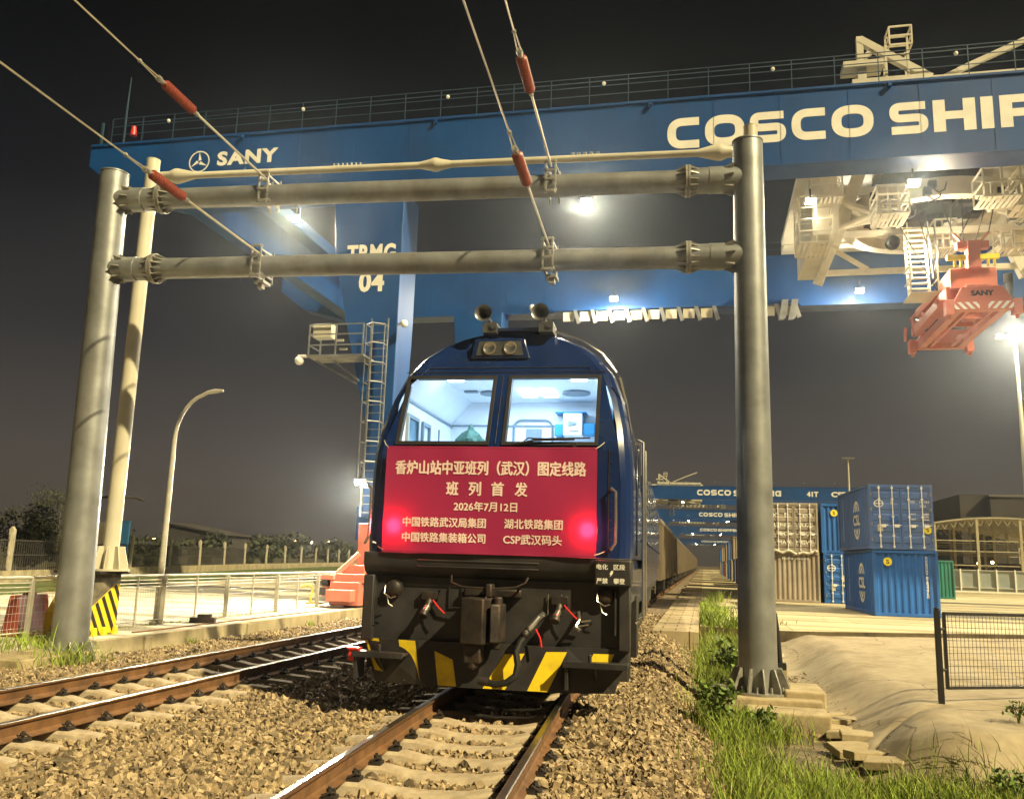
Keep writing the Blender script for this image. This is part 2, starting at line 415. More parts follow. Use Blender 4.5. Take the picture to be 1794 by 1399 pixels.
def text_mesh(body, bold=0.0, spacing=1.0, dx=0.0):
    """filled text outline as vertices (x, z) and faces; emboldened with shifted copies, each a hair in front of the last"""
    cu = bpy.data.curves.new('text', 'FONT'); cu.body = body; cu.size = 1.0; cu.offset = bold; cu.space_character = spacing
    cu.resolution_u = 3
    o = bpy.data.objects.new('text', cu); col.objects.link(o)
    me = bpy.data.meshes.new_from_object(o.evaluated_get(bpy.context.evaluated_depsgraph_get()))
    bpy.data.objects.remove(o); bpy.data.curves.remove(cu)
    V = np.array([v.co[:] for v in me.vertices]); F = [list(p.vertices) for p in me.polygons]
    bpy.data.meshes.remove(me)
    return V, F
def lettering(name, body, cx, cz, w, h, y, m, parent, bold=0.0, spacing=1.0, embolden=0.0, depth=0.0006, xf=None, wave=None):
    """text fitted to a w x h box centred on (cx, cz), in the plane y, facing -y"""
    V, F = text_mesh(body, bold, spacing)
    lo, hi = V.min(0), V.max(0)
    X = (V[:, 0] - (lo[0] + hi[0]) / 2) / (hi[0] - lo[0]) * w + cx
    Z = (V[:, 1] - (lo[1] + hi[1]) / 2) / (hi[1] - lo[1]) * h + cz
    b = MB(xf)
    shifts = [(0, 0)] if not embolden else [(0, 0), (embolden, 0), (-embolden, 0), (0, embolden * 0.7), (0, -embolden * 0.7)]
    for i, (ax, az) in enumerate(shifts):
        b.add([(x + ax, (wave(x + ax, z + az) if wave else 0) + y - i * depth, z + az) for x, z in zip(X, Z)], F)
    return b.build(name, m, parent, smooth=False)

def stroke_strip(b, pts, t, y, closed=False):
    n = len(pts); P = [Vector(p) for p in pts]
    L = []
    for i in range(n):
        a = P[(i - 1) % n] if (closed or i > 0) else P[i]
        c = P[(i + 1) % n] if (closed or i < n - 1) else P[i]
        d1 = (P[i] - a); d2 = (c - P[i])
        d1 = d1.normalized() if d1.length > 1e-9 else d2.normalized()
        d2 = d2.normalized() if d2.length > 1e-9 else d1
        nn = Vector((-d1.y - d2.y, d1.x + d2.x)).normalized()
        k = 1.0 / max(0.5, nn.dot(Vector((-d1.y, d1.x))))
        L.append((P[i] + nn * t / 2 * k, P[i] - nn * t / 2 * k))
    vs, fs = [], []
    for u, w in L: vs += [(u.x, y, u.y), (w.x, y, w.y)]
    m = n if closed else n - 1
    for i in range(m):
        j = (i + 1) % n
        fs.append((2 * i, 2 * i + 1, 2 * j + 1, 2 * j))
    b.add(vs, fs)
def sarc(cx, cz, rx, rz, a0, a1, n=14, e=2.6):
    out = []
    for k in range(n + 1):
        a = R(a0 + (a1 - a0) * k / n); c, s = math.cos(a), math.sin(a)
        out.append((cx + rx * math.copysign(abs(c) ** (2 / e), c), cz + rz * math.copysign(abs(s) ** (2 / e), s)))
    return out
def wide_word(b, word, x, z, h, y, gap=0.13, wf=1.38):
    """heavy extended capitals built from strokes; returns the end x"""
    t = 0.25
    for ch in word:
        w = {'I': 0.36, ' ': 0.42, 'P': 1.08, 'N': 1.18, 'H': 1.14, 'O': 1.23, 'C': 1.02, 'S': 1.05, 'G': 1.08}.get(ch, wf)
        st = []
        tv = 0.33
        if ch == 'O': st = [(sarc(w / 2, .5, (w - tv) / 2, (1 - t) / 2, 0, 352, 44), True, t * 1.12)]
        elif ch in 'CG':
            p = [(w - .02, 1 - t / 2), (w * .6, 1 - t / 2)] + sarc(w * .52, .5, w * .52 - tv / 2, (1 - t) / 2, 92, 268, 24) + [(w * .6, t / 2)]
            if ch == 'C': p += [(w - .02, t / 2)]
            else: p += [(w - tv / 2, t / 2), (w - tv / 2, .55), (w * .6, .55)]
            st = [(p, False, t * 1.05)]
        elif ch == 'S':
            r = (1 - t) / 4
            p = [(w - .06, 1 - t / 2)] + sarc(.32, 1 - t / 2 - r, .32 - t / 2, r, 90, 270, 12) + sarc(w - .32, t / 2 + r, .32 - t / 2, r, 90, -90, 12) + [(.04, t / 2)]
            st = [(p, False, t)]
        elif ch == 'H': st = [([(tv / 2, 0), (tv / 2, 1)], False, tv), ([(w - tv / 2, 0), (w - tv / 2, 1)], False, tv), ([(tv, .5), (w - tv, .5)], False, t)]
        elif ch == 'I': st = [([(tv / 2, 0), (tv / 2, 1)], False, tv)]
        elif ch == 'P': st = [([(tv / 2, 0), (tv / 2, 1)], False, tv), ([(tv, 1 - t / 2), (w * .6, 1 - t / 2)] + sarc(w * .62, .66, w * .38 - t / 2, .34 - t / 2, 88, -88, 12) + [(tv, .32 + t / 2)], False, t)]
        elif ch == 'N': st = [([(tv / 2, 0), (tv / 2, 1)], False, tv), ([(w - tv / 2, 0), (w - tv / 2, 1)], False, tv), ([(tv * .6, .9), (w - tv * .6, .1)], False, .3)]
        elif ch == 'A': st = [([(.16, 0), (w / 2 - .02, 1)], False, .3), ([(w - .16, 0), (w / 2 + .02, 1)], False, .3), ([(.4, .3), (w - .4, .3)], False, .2)]
        elif ch == 'Y': st = [([(w / 2, 0), (w / 2, .5)], False, tv), ([(w / 2, .42), (.12, 1)], False, .32), ([(w / 2, .42), (w - .12, 1)], False, .32)]
        for k, (p, cl, tt) in enumerate(st):
            stroke_strip(b, [(x + px * h, z + pz * h) for px, pz in p], tt * h, y - k * 0.0015, cl)
        x += (w + gap) * h
    return x - gap * h

# centre line of the main track (curves gently), and the far straight
_ty = np.array([-10, 0, 6, 10.6, 16, 22, 33, 45, 60, 500.0]); _tx = np.array([-1.2, -1.78, -2.13, -2.43, -2.66, -2.87, -3.18, -3.25, -3.25, -3.25])
_fy = np.arange(-8, 480, 0.25)
_fx = np.interp(_fy, _ty, _tx)
_k = np.exp(-np.linspace(-2, 2, 33) ** 2); _k /= _k.sum()
_fx = np.convolve(np.pad(_fx, 16, mode='edge'), _k, mode='valid')
def tcx(y): return np.interp(y, _fy, _fx)
LT = -7.21      # centre line of the left track

# ------------------------------------------------------------------ ground
def grid_sheet(name, xs, ys, zf, m, kind='structure'):
    X, Y = np.meshgrid(xs, ys)
    Z = zf(X, Y)
    V = np.stack([X, Y, Z], -1).reshape(-1, 3)
    nx, ny = len(xs), len(ys)
    i = (np.arange(ny - 1)[:, None] * nx + np.arange(nx - 1)[None]).ravel()
    F = np.stack([i, i + 1, i + nx + 1, i + nx], -1)
    o = np_mesh(name, V, F, m, 4, smooth=True)
    o['kind'] = kind
    return o
def hsh(x, y, s=1.0):
    return (np.sin(x * 3.1 * s + 1.7 * np.sin(y * 2.3 * s)) + np.sin(y * 4.3 * s + 2.1 * np.sin(x * 1.9 * s)) + 0.6 * np.sin(x * 9.7 * s + y * 7.1 * s)) / 2.6
def sstep(a, b, t):
    u = np.clip((t - a) / (b - a), 0, 1); return u * u * (3 - 2 * u)
def zb(x, y):
    """top of the ballast"""
    d = x - tcx(y)
    z = np.full(np.shape(d), -0.285)
    z = np.where((np.abs(d) > 0.8) & (np.abs(d) < 1.5), -0.25, z); z = np.where((d > .8) & (d < 1.5), -0.20, z); z = np.where((d < -1.5) & (d > -3.5), -0.245, z)
    heap = 0.13 * np.exp(-((y - 19.5) / 4.2) ** 2) * np.exp(-((d - 2.05) / 0.45) ** 2)
    right = -0.225 + .05 * np.exp(-((d - 1.75) / .25) ** 2) - 0.46 * sstep(1.6, 3.0, d) - 0.05 * sstep(2.6, 3.6, d)
    z = np.where(d >= 1.5, right, z)
    l = x - LT
    z = np.where(l < -1.5, -0.21 - 0.17 * sstep(1.5, 2.5, -l), z)
    z = np.where((np.abs(l) < 0.75), -0.29, z); z = np.where((np.abs(l) > 0.8) & (np.abs(l) < 1.35), -0.255, z)
    return z + heap + 0.022 * hsh(x, y, 1.0)
def zr(x, y):
    """bank between the ballast and the yard: soil ditch, then the cement apron"""
    yy = y
    foot = 1.75 + 0.12 * np.sin(yy * 0.9)
    rise = sstep(foot, foot + 1.35, x)
    z = -0.74 + 0.55 * rise
    z = z + 0.10 * sstep(0.7, 0.0, x)
    near = 11.0 + 0.30 * np.sin(x * 1.7) - 0.08 * (x - 2.0)
    fall = sstep(near + 0.9, near - 0.1, yy)
    z = np.where(x > 1.4, z * (1 - fall) + (-0.80 + 0.02 * x) * fall, z)
    bulge = 0.16 * np.exp(-((yy - near - 1.0) / 0.7) ** 2) * sstep(2.0, 3.0, x) * (0.7 + 0.4 * np.sin(x * 1.3))
    far = sstep(22.5, 26.0, yy) * sstep(3.4, 1.0, x)
    arcd = yy - (11.9 + 1.9 * np.sqrt(np.clip((x - 2.0) / 1.3, 0, 1)))
    z = z - 0.07 * np.exp(-(arcd / 0.13) ** 2) * sstep(1.9, 2.3, x) + .07 * sstep(.9, .0, np.abs(arcd + .7)) * sstep(2.1, 2.6, x)
    z = z + bulge + far * 0.30
    dl = np.interp(x, [1.2, 2.6, 6.7, 14, 30], [26.6, 26.8, 28.6, 31.6, 34.78]) - y
    z = z - .16 * np.exp(-((dl - .05) / .28) ** 2) * sstep(2.0, 2.6, x)
    return z + 0.003 * hsh(x, y, 0.45)

g = MB(); g.add([(-1500, -60, -0.95), (1500, -60, -0.95), (1500, 3000, -0.95), (-1500, 3000, -0.95)], [(0, 1, 2, 3)])
struct(g.build('ground', M['soil'], smooth=False))
grid_sheet('ballast_bed', np.arange(-11.36, 0.95, 0.09), np.concatenate([np.arange(2.5, 30, 0.12), np.arange(30, 300, 3.0)]), zb, M['ballast_bed'])
grid_sheet('ditch_soil', np.arange(0.10, 2.0, 0.08), np.arange(2.5, 27.0, 0.12), lambda x, y: zr(x, y), M['soil'])
grid_sheet('cement_apron', np.concatenate([np.arange(1.84, 6, 0.07), np.arange(6, 30, 0.5)]), np.concatenate([np.arange(9.4, 16, 0.08), np.arange(16, 30.5, 0.25)]), lambda x, y: zr(x, y) + 0.012, M['apron'])
grid_sheet('rough_soil', np.concatenate([np.arange(1.9, 6, 0.1), np.arange(6, 30, 1.0)]), np.arange(2.5, 11.9, 0.12), lambda x, y: np.minimum(zr(x, y) , -0.70 + 0.04 * hsh(x, y, .7)) , M['soil'])
yd = MB()
yd.prism([(-0.12, 27.2), (1.2, 26.6), (2.6, 26.8), (6.7, 28.6), (14, 31.6), (60, 40), (140, 60), (140, 420), (-0.12, 420)], -0.9, -0.10, 'xy')
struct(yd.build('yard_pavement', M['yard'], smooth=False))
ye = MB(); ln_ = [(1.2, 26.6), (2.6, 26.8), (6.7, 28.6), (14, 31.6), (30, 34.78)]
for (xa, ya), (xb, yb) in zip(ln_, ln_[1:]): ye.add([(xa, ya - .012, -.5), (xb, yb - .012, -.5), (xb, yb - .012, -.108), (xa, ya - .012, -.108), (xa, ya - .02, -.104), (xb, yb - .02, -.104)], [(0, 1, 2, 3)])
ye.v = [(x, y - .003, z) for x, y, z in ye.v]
struct(ye.build('yard_edge', mat('dark_slab_edge', (.085, .065, .035), .95, 0, .3, 3, .4, 20), smooth=False))  # thin dark strip laid over the slab's edge face to draw a dark line
pt = MB(); pt.bx(-1.36, -0.14, 24.4, 420, -0.8, -0.085)
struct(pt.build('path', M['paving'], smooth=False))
# left road; its far edge runs away at an angle
rd = MB()
rd.prism([(-12.2, 2), (-12.2, 14.9), (-11.36, 15.1), (-11.36, 420), (-104, 420), (-35.3, 78.4), (-24.9, 30.8), (-18.6, 2)], -0.9, -0.10, 'xy')
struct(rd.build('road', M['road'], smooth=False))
ver = MB(); ver.prism([(-18.65, 2), (-24.95, 30.8), (-35.35, 78.4), (-104.1, 420), (-114, 420), (-42.5, 78.4), (-31, 35.0), (-24.5, 2)], -0.9, -0.02, 'xy')
struct(ver.build('grass_verge', M['grass_ground'] if 'grass_ground' in M else mat('verge_turf', (0.07, 0.10, 0.02), 0.95, 0, 0.35, 3, 0.5, 25), smooth=False))
bg = MB(); bg.prism([(-24.6, 2), (-31.05, 35.0), (-42.55, 78.4), (-114.1, 420), (-500, 420), (-500, 2)], -0.9, -0.06, 'xy')
struct(bg.build('far_field', mat('far_field_soil', (0.06, 0.055, 0.03), 0.95, 0, 0.3, 0.3), smooth=False))
dp = MB()
for (x0, x1, y0, y1, dz) in ((-12.15, -11.0, 12.9, 14.95, -0.22), (-12.1, -11.2, 10.6, 12.7, -0.30)):
    dp.bx(x0, x1, y0, y1, -0.8, dz)
struct(dp.build('kerb_footing', M['block'], bevel=0.02, smooth=False))

kw = MB()
kw.bx(-11.36, -11.18, 15.05, 60, -0.6, -0.085)
for k in range(9): kw.bx(-11.185, -11.13, 16.5 + k * 4.2, 16.75 + k * 4.2, -0.6, -0.12)
tag(kw.build('kerb_wall', M['kerb'], bevel=0.012, smooth=False), 'low stained concrete kerb wall between the left track and the slab', 'kerb wall')
cr = MB()
for x in (-11.72,): cr.bx(x - .035, x + .035, 16.9, 120, -0.099, -0.075)
tag(cr.build('crane_rail', M['rust']), 'dark flush crane rail in the slab behind the kerb wall', 'crane rail')

# ------------------------------------------------------------------ track
RAIL = [(-.075, -.176), (.075, -.176), (.075, -.165), (.022, -.15), (.010, -.135), (.010, -.045), (.030, -.034), (.0365, -.022), (.0365, -.008), (.028, -.0005), (-.028, -.0005), (-.0365, -.008), (-.0365, -.022), (-.030, -.034), (-.010, -.045), (-.010, -.135), (-.022, -.15), (-.075, -.165)]
def rail(name, off, cxf, y0, y1, label, group=None):
    ys = np.concatenate([np.arange(y0, min(y1, 60), 0.75), np.arange(60, y1, 8.0)]) if y1 > 60 else np.arange(y0, y1, 0.75)
    b = MB(); n = len(RAIL)
    vs = []
    for y in ys:
        cx = float(cxf(y)) + off
        vs += [(cx + p[0], y, p[1]) for p in RAIL]
    top = {9}
    for i in range(len(ys) - 1):
        for k in range(n):
            b.cur = 0
            b.f.append([i * n + k, i * n + (k + 1) % n, (i + 1) * n + (k + 1) % n, (i + 1) * n + k]); b.mi.append(1 if k in (8, 9, 10) else 0)
    b.v = [tuple(v) for v in vs]
    b.f += [list(range(n)), list(reversed(range((len(ys) - 1) * n, len(ys) * n)))]; b.mi += [0, 0]
    return tag(b.build('rail', [M['rust'], M['railtop']]), label, 'rail', group)
rail('rail', -.7525, tcx, 1.5, 300, 'shiny topped rail under the left wheels of the locomotive', 'rails of the main track')
rail('rail', .7525, tcx, 1.5, 300, 'dark shadowed rail under the right wheels of the locomotive', 'rails of the main track')
rail('rail', -.7525, lambda y: LT, 2.0, 300, 'outer rail of the empty left track, nearer the kerb wall', 'rails of the left track')
rail('rail', .7525, lambda y: LT, 2.0, 300, 'inner rail of the empty left track, nearer the locomotive', 'rails of the left track')

def sleeper_mesh():
    prof = [(-1.30, -.215, .15), (-1.27, -.20, .17), (-.98, -.180, .18), (-.52, -.180, .18), (-.32, -.222, .19), (0, -.232, .19), (.32, -.222, .19), (.52, -.180, .18), (.98, -.180, .18), (1.27, -.20, .17), (1.30, -.215, .15)]
    b = MB(); vs = []
    for x, z, w in prof: vs += [(x, -.15, -.42), (x, .15, -.42), (x, w / 2 + .015, z - .025), (x, w / 2 - .01, z), (x, -w / 2 + .01, z), (x, -w / 2 - .015, z - .025)]
    fs = [(0, 1, 2, 3, 4, 5)]
    for i in range(len(prof) - 1):
        for k in range(6):
            fs.append((i * 6 + k, i * 6 + (k + 1) % 6, (i + 1) * 6 + (k + 1) % 6, (i + 1) * 6 + k))
    e = (len(prof) - 1) * 6
    fs.append(tuple(e + k for k in range(6)))
    b.add(vs, fs); return b
def clip_mesh():
    b = MB()
    b.bx(-.055, .055, -.06, .06, -.182, -.150)
    b.cyl((0.0, 0, -.16), (0.0, 0, -.085), .014, n=8)
    b.cyl((0, 0, -.125), (0, 0, -.10), .026, n=6)
    b.tube([(-.03, -.06, -.145), (.02, -.05, -.115), (.045, 0, -.135), (.02, .05, -.115), (-.03, .06, -.145)], .010, 6)
    return b
slp = sleeper_mesh().build('sleeper', M['sleeper'])
tag(slp, 'pale concrete sleeper between the main rails in front of the locomotive', 'sleeper', 'sleepers of the main track')
clp = []
for ix, x in enumerate((-.885, -.62, .62, .885)):
    c = clip_mesh() if ix == 0 else None
    if ix == 0: c0 = c.build('rail_clip', M['clip'], slp); c0.location.x = x
    else:
        c1 = c0.copy(); col.objects.link(c1); c1.parent = slp; c1.location.x = x; c1.rotation_euler.z = math.pi if x > 0 and ix == 3 else 0
ys = np.arange(1.9, 14, 0.6)
slp.location = (float(tcx(ys[0])), ys[0], 0)
for y in ys[1:]:
    a = math.atan2(float(tcx(y + .5) - tcx(y - .5)), 1.0)
    dup(slp, (float(tcx(y)), float(y), 0), -a + random.uniform(-.006, .006), 'pale concrete sleeper between the main rails in front of the locomotive' if y < 11 else 'concrete sleeper of the main track in the dark under the locomotive')
for i, y in enumerate(np.arange(7.0, 27, 0.6)):
    if y < 24: s = dup(slp, (LT, float(y), 0), random.uniform(-.006, .006))
    else:
        s = slp.copy(); col.objects.link(s); s.location = (LT, float(y), 0); s.rotation_euler.z = 0
    s['label'] = 'weathered concrete sleeper of the empty left track'; s['group'] = 'sleepers of the left track'

# ------------------------------------------------------------------ ballast stones
def stones(name, pts, sizes, label, m, zoff=0.3, parent=None):
    cube = np.array([(x, y, z) for z in (-1, 1) for y in (-1, 1) for x in (-1, 1)], float) * .66
    fc = np.array([(0, 2, 3), (0, 3, 1), (4, 5, 7), (4, 7, 6), (0, 1, 5), (0, 5, 4), (2, 6, 7), (2, 7, 3), (0, 4, 6), (0, 6, 2), (1, 3, 7), (1, 7, 5)])
    n = len(pts)
    V = cube[None] + rng.uniform(-.36, .36, (n, 8, 3))
    V = V * rng.uniform(.5, 1.4, (n, 1, 3)) * np.array([1.2, 1, .7])
    q = rng.normal(size=(n, 4)); q /= np.linalg.norm(q, axis=1, keepdims=True)
    w, x, y, z = q.T
    Rm = np.stack([1 - 2 * (y * y + z * z), 2 * (x * y - z * w), 2 * (x * z + y * w), 2 * (x * y + z * w), 1 - 2 * (x * x + z * z), 2 * (y * z - x * w), 2 * (x * z - y * w), 2 * (y * z + x * w), 1 - 2 * (x * x + y * y)], -1).reshape(n, 3, 3)
    V = np.einsum('nij,nkj->nki', Rm, V) * sizes[:, None, None] + pts[:, None, :]
    F = (fc[None] + (np.arange(n) * 8)[:, None, None]).reshape(-1, 3)
    o = np_mesh(name, V.reshape(-1, 3), F, m, 3)
    return tag(o, label, 'ballast', kind='stuff')
def scatter(n, x0, x1, y0, y1, keep):
    x = rng.uniform(x0, x1, n); u = rng.uniform(0, 1, n)
    y = y0 * (y1 / y0) ** u                       # denser towards the viewer
    k = keep(x, y); return x[k], y[k]
def clear_of_track(x, y):
    ok = np.ones(len(x), bool)
    for cx, p0 in ((tcx(y), 1.9), (np.full(len(x), LT), 2.2)):
        d = np.abs(x - cx)
        ok &= ~((np.abs(d - .7525) < .115))
        ph = ((y - p0) / .6) % 1.0
        on = ((ph < .19) | (ph > .81)) & (d < 1.3) & ~((x - cx > .92) & (p0 == 1.9))
        ok &= ~(on & (rng.uniform(0, 1, len(x)) > .015))
    return ok
px, py = scatter(98000, -11.1, 0.55, 4.6, 34, clear_of_track)
sz = rng.uniform(.014, .040, len(px)) * np.where(rng.uniform(0, 1, len(px)) > .93, 1.35, 1.0)
pz = zb(px, py) + sz * rng.uniform(.0, .75, len(px))
stones('ballast_stones', np.stack([px, py, pz], -1), sz, 'loose tan ballast stones covering the track beds', M['stone'])

# ------------------------------------------------------------------ locomotive (local frame: x right, y away from the viewer, z up)
LY = 10.5
loco = thing('locomotive', 'navy blue diesel locomotive with a lit cab and red and black-yellow front', 'locomotive', (-2.47, LY, 0), R(1.9))
PROF = [(1.64, 1.30), (1.66, 1.9), (1.66, 2.55), (1.64, 2.95), (1.60, 3.30), (1.52, 3.68), (1.40, 4.02), (1.21, 4.28), (.98, 4.46), (.70, 4.59), (.36, 4.665), (0, 4.69)]
def fy(z): return max(0.0, z - 3.02) * 0.43
def hw(z):
    for (w0, z0), (w1, z1) in zip(PROF, PROF[1:]):
        if z0 <= z <= z1: return w0 + (w1 - w0) * (z - z0) / (z1 - z0)
    return PROF[0][0]
b = MB()
CH = .15                                   # rounded corner between the front and the sides
zs = [1.70, 2.4, 2.98, 3.09, 3.97]
WX = (-1.29, -.17, .08, 1.19)
def frow(z): return [-(hw(z) - CH)] + list(WX) + [hw(z) - CH]
rows = [frow(z) for z in zs]
for i in range(len(zs) - 1):
    for k in range(5):
        if zs[i] == 3.09 and k in (1, 3): continue
        q = [(rows[i][k], fy(zs[i]), zs[i]), (rows[i][k + 1], fy(zs[i]), zs[i]), (rows[i + 1][k + 1], fy(zs[i + 1]), zs[i + 1]), (rows[i + 1][k], fy(zs[i + 1]), zs[i + 1])]
        b.add(q, [(0, 1, 2, 3)])
# brow above the windows up to the arched roof edge
arc = [(w, z) for w, z in PROF if z > 3.97]
arcf = [(max(0, w - CH * (1 if w > .5 else w / .5)), z) for w, z in arc]
edge = [(x, 3.97) for x in rows[-1]]
top = list(reversed([(-w, z) for w, z in arcf[:-1]][::-1]))
ring = [(rows[-1][0], 3.97)] + [(-w, z) for w, z in arcf[:-1]] + [(0, arcf[-1][1])] + [(w, z) for w, z in reversed(arcf[:-1])] + [(rows[-1][-1], 3.97)] + [(x, 3.97) for x in reversed(rows[-1][1:-1])]
b.add([(x, fy(z), z) for x, z in ring], [tuple(range(len(ring)))])
# rounded corner strips and the long sides with the roof
full = [(w, z) for w, z in PROF if z > 1.5]
full = [(hw(1.70), 1.70)] + full
both = [(w, z) for w, z in full] + [(-w, z) for w, z in reversed(full[:-1])]
def ringpts(ins, back):
    out = []
    for x, z in both:
        s = 1 if x >= 0 else -1
        w = abs(x)
        zz = z - (ins * .5 if w < .9 else 0) * 0
        out.append((s * max(0, w - ins * (1 if w > .5 else w / .5)), fy(z) + back, z - (0.0 if w > 1.2 else ins * .18 * (1.2 - w))))
    return out
L_ = 21.6
secs = [ringpts(CH, 0), ringpts(CH * .55, .03), ringpts(CH * .2, .09), ringpts(0, .19), ringpts(0, 1.2)]
lastr = [(x, 2.9, z) for x, z in both]
secs.append(lastr); secs.append([(x, L_, z) for x, z in both])
nb = len(both)
for i in range(len(secs) - 1):
    b.cur = 1 if i >= 4 else 0
    b.add(secs[i] + secs[i + 1], [(k, k + 1, nb + k + 1, nb + k) for k in range(nb - 1)])
b.cur = 0
b.add(secs[-1], [tuple(range(nb))])
b.cur = 0
b.bx(-1.60, 1.60, .45, L_, 1.15, 1.72)
body = b.build('body', [M['loco'], M['loco_side']], loco)
c = MB()
for x in (-1.40, 1.37): c.tube([(x, -.003, 1.72), (x, -.003, 3.0)], .006, 5)
c.tube([(-1.36, fy(4.06) - .003, 4.06), (1.30, fy(4.06) - .003, 4.06)], .006, 5); c.tube([(-.045, fy(3.06) - .003, 3.06), (-.045, fy(4.02) - .003, 4.02)], .005, 5)
for k in range(11):
    for x in (-1.43, 1.40): c.ball((x, -.002, 1.8 + k * .115), .010, 6, 4)
c.build('nose_seams', M['black'], body)
# window surrounds, panes, wipers
for s, (x0, x1) in enumerate(((WX[0], WX[1]), (WX[2], WX[3]))):
    f = MB(); z0, z1 = 3.09, 3.97; t = .045
    for (a, c) in (((x0 - t, z0 - t), (x1 + t, z0)), ((x0 - t, z1), (x1 + t, z1 + t)), ((x0 - t, z0), (x0, z1)), ((x1, z0), (x1 + t, z1))):
        (xa, za), (xb, zb_) = a, c
        vs = []
        for dy in (-.012, .10):
            vs += [(xa, fy(za) + dy, za), (xb, fy(za) + dy, za), (xb, fy(zb_) + dy, zb_), (xa, fy(zb_) + dy, zb_)]
        f.add(vs, [(0, 1, 2, 3), (4, 7, 6, 5), (0, 4, 5, 1), (1, 5, 6, 2), (2, 6, 7, 3), (3, 7, 4, 0)])
    w = f.build('window', M['black'], loco)
    p = MB(); p.add([(x0, fy(z0) + .03, z0), (x1, fy(z0) + .03, z0), (x1, fy(z1) + .03, z1), (x0, fy(z1) + .03, z1)], [(0, 1, 2, 3)])
    p.build('pane', M['glass'], w, smooth=False)
wp = MB()
wp.tube([(.16, -.03, 3.04), (.45, -.02, 3.10), (.95, 0.0, 3.115)], .012, 6); wp.tube([(.42, -.012, 3.12), (1.14, 0.0, 3.135)], .009, 6); wp.cyl((.95, .02, 3.05), (.95, -.05, 3.05), .03)
wp.tube([(.30, -.02, 3.07), (.38, -.02, 3.13), (.52, -.01, 3.12)], .008, 6)
wp.build('wiper', M['black'], loco)
# lit cab interior
ci = MB()
X0, X1, Y0, Y1, Z0, Z1 = -1.40, 1.40, .42, 3.05, 3.02, 4.13
ci.add([(X0, .06, 2.9), (X1, .06, 2.9), (X1, Y1, 2.9), (X0, Y1, 2.9)], [(0, 1, 2, 3)])
ci.add([(X0, Y1, 2.9), (X1, Y1, 2.9), (X1, Y1, Z1), (X0, Y1, Z1)], [(0, 1, 2, 3)])
ci.add([(X0, .06, 2.9), (X0, Y1, 2.9), (X0, Y1, 3.75), (X0, .35, 3.75)], [(0, 1, 2, 3)])
ci.add([(X1, .06, 2.9), (X1, Y1, 2.9), (X1, Y1, 3.75), (X1, .35, 3.75)], [(0, 1, 2, 3)])
ci.add([(X0, .35, 3.75), (X0, Y1, 3.75), (X0 + .34, Y1, Z1), (X0 + .34, .46, Z1)], [(0, 1, 2, 3)])
ci.add([(X1, .35, 3.75), (X1, Y1, 3.75), (X1 - .34, Y1, Z1), (X1 - .34, .46, Z1)], [(0, 1, 2, 3)])
ci.add([(X0 + .34, .46, Z1), (X1 - .34, .46, Z1), (X1 - .34, Y1, Z1), (X0 + .34, Y1, Z1)], [(0, 1, 2, 3)])
cab = ci.build('cab_interior', M['cabwhite'], loco, smooth=False)
tr = MB()
for z in (3.74,): tr.bx(X0 + .01, X1 - .01, Y1 - .03, Y1 - .005, z, z + .02)
for x in (X0 + .012, X1 - .03): tr.bx(x, x + .015, .5, Y1, 3.72, 3.75)
tr.cyl((-.55, 2.2, Z1 - .004), (-.55, 2.2, Z1 - .03), .19, n=24); tr.cyl((.72, 2.2, Z1 - .004), (.72, 2.2, Z1 - .03), .21, n=24)
tr.bx(-.95, -.75, 2.0, 2.1, Z1 - .03, Z1 - .005)
tr.build('ceiling_trim', M['cabgrey'], cab)
dr = MB()
pts = [(-.36, 2.9), (-.36, 3.71)] + [(-.36 + .13 * (1 - math.cos(R(a))), 3.71 + .13 * math.sin(R(a))) for a in range(15, 91, 15)] + [(.26 - .13 * (1 - math.cos(R(a))) , 3.71 + .13 * math.sin(R(a))) for a in range(90, 14, -15)] + [(.26, 3.71), (.26, 2.9)]
dr.tube([(x, Y1 - .03, z) for x, z in pts], .018, 6)
dr.bx(-.16, .09, Y1 - .03, Y1 - .012, 2.95, 3.70)
dr.build('cab_door', M['cabgrey'], cab)
eq = MB(); eq.bx(.46, .76, 2.75, Y1 - .01, 3.56, 3.91); eq.build('equipment_cabinet', M['white'], cab, bevel=.02)
eq = MB(); eq.bx(.33, .455, 2.78, Y1 - .01, 3.56, 3.74); eq.bx(.765, .95, 2.8, Y1 - .01, 3.58, 3.76); eq.bx(.99, 1.3, 2.6, Y1 - .01, 3.55, 3.86); eq.bx(.33, .82, 2.76, Y1 - .01, 3.913, 3.935)
eq.build('equipment_panel', M['cabblue'], cab, bevel=.01)
eq = MB(); eq.prism([(.54, 3.79), (.54, 3.70), (.67, 3.735), (.67, 3.755)], 2.73, 2.748); eq.bx(.56, .70, 2.74, 2.748, 3.62, 3.635); eq.build('arrow_mark', M['cabgrey'], cab)
sw = MB()
for (y0, y1) in ((.62, 1.15), (1.35, 1.75)):
    sw.bx(X0 + .005, X0 + .04, y0, y1, 3.50, 3.55); sw.bx(X0 + .005, X0 + .04, y0, y0 + .05, 2.95, 3.5); sw.bx(X0 + .005, X0 + .04, y1 - .05, y1, 2.95, 3.5)
sw.cyl((X0 + .05, 2.15, 3.1), (X0 + .05, 2.15, 3.55), .014)
sw.build('side_window_frame', M['cabgrey'], cab)
sg = MB(); sg.bx(X0 + .004, X0 + .012, .67, 1.10, 2.95, 3.5); sg.build('side_window_pane', mat('cab_side_glass', (0.10, 0.22, 0.32), 0.15), cab)
ds = MB(); ds.bx(-1.30, 1.30, .16, .55, 2.9, 3.06); ds.build('dashboard', M['cabgrey'], cab, bevel=.03)
cl = MB()
cl.bx(-.13, .09, 1.9, 2.5, Z1 - .02, Z1 - .006); cl.bx(.19, .41, 1.9, 2.5, Z1 - .02, Z1 - .006)
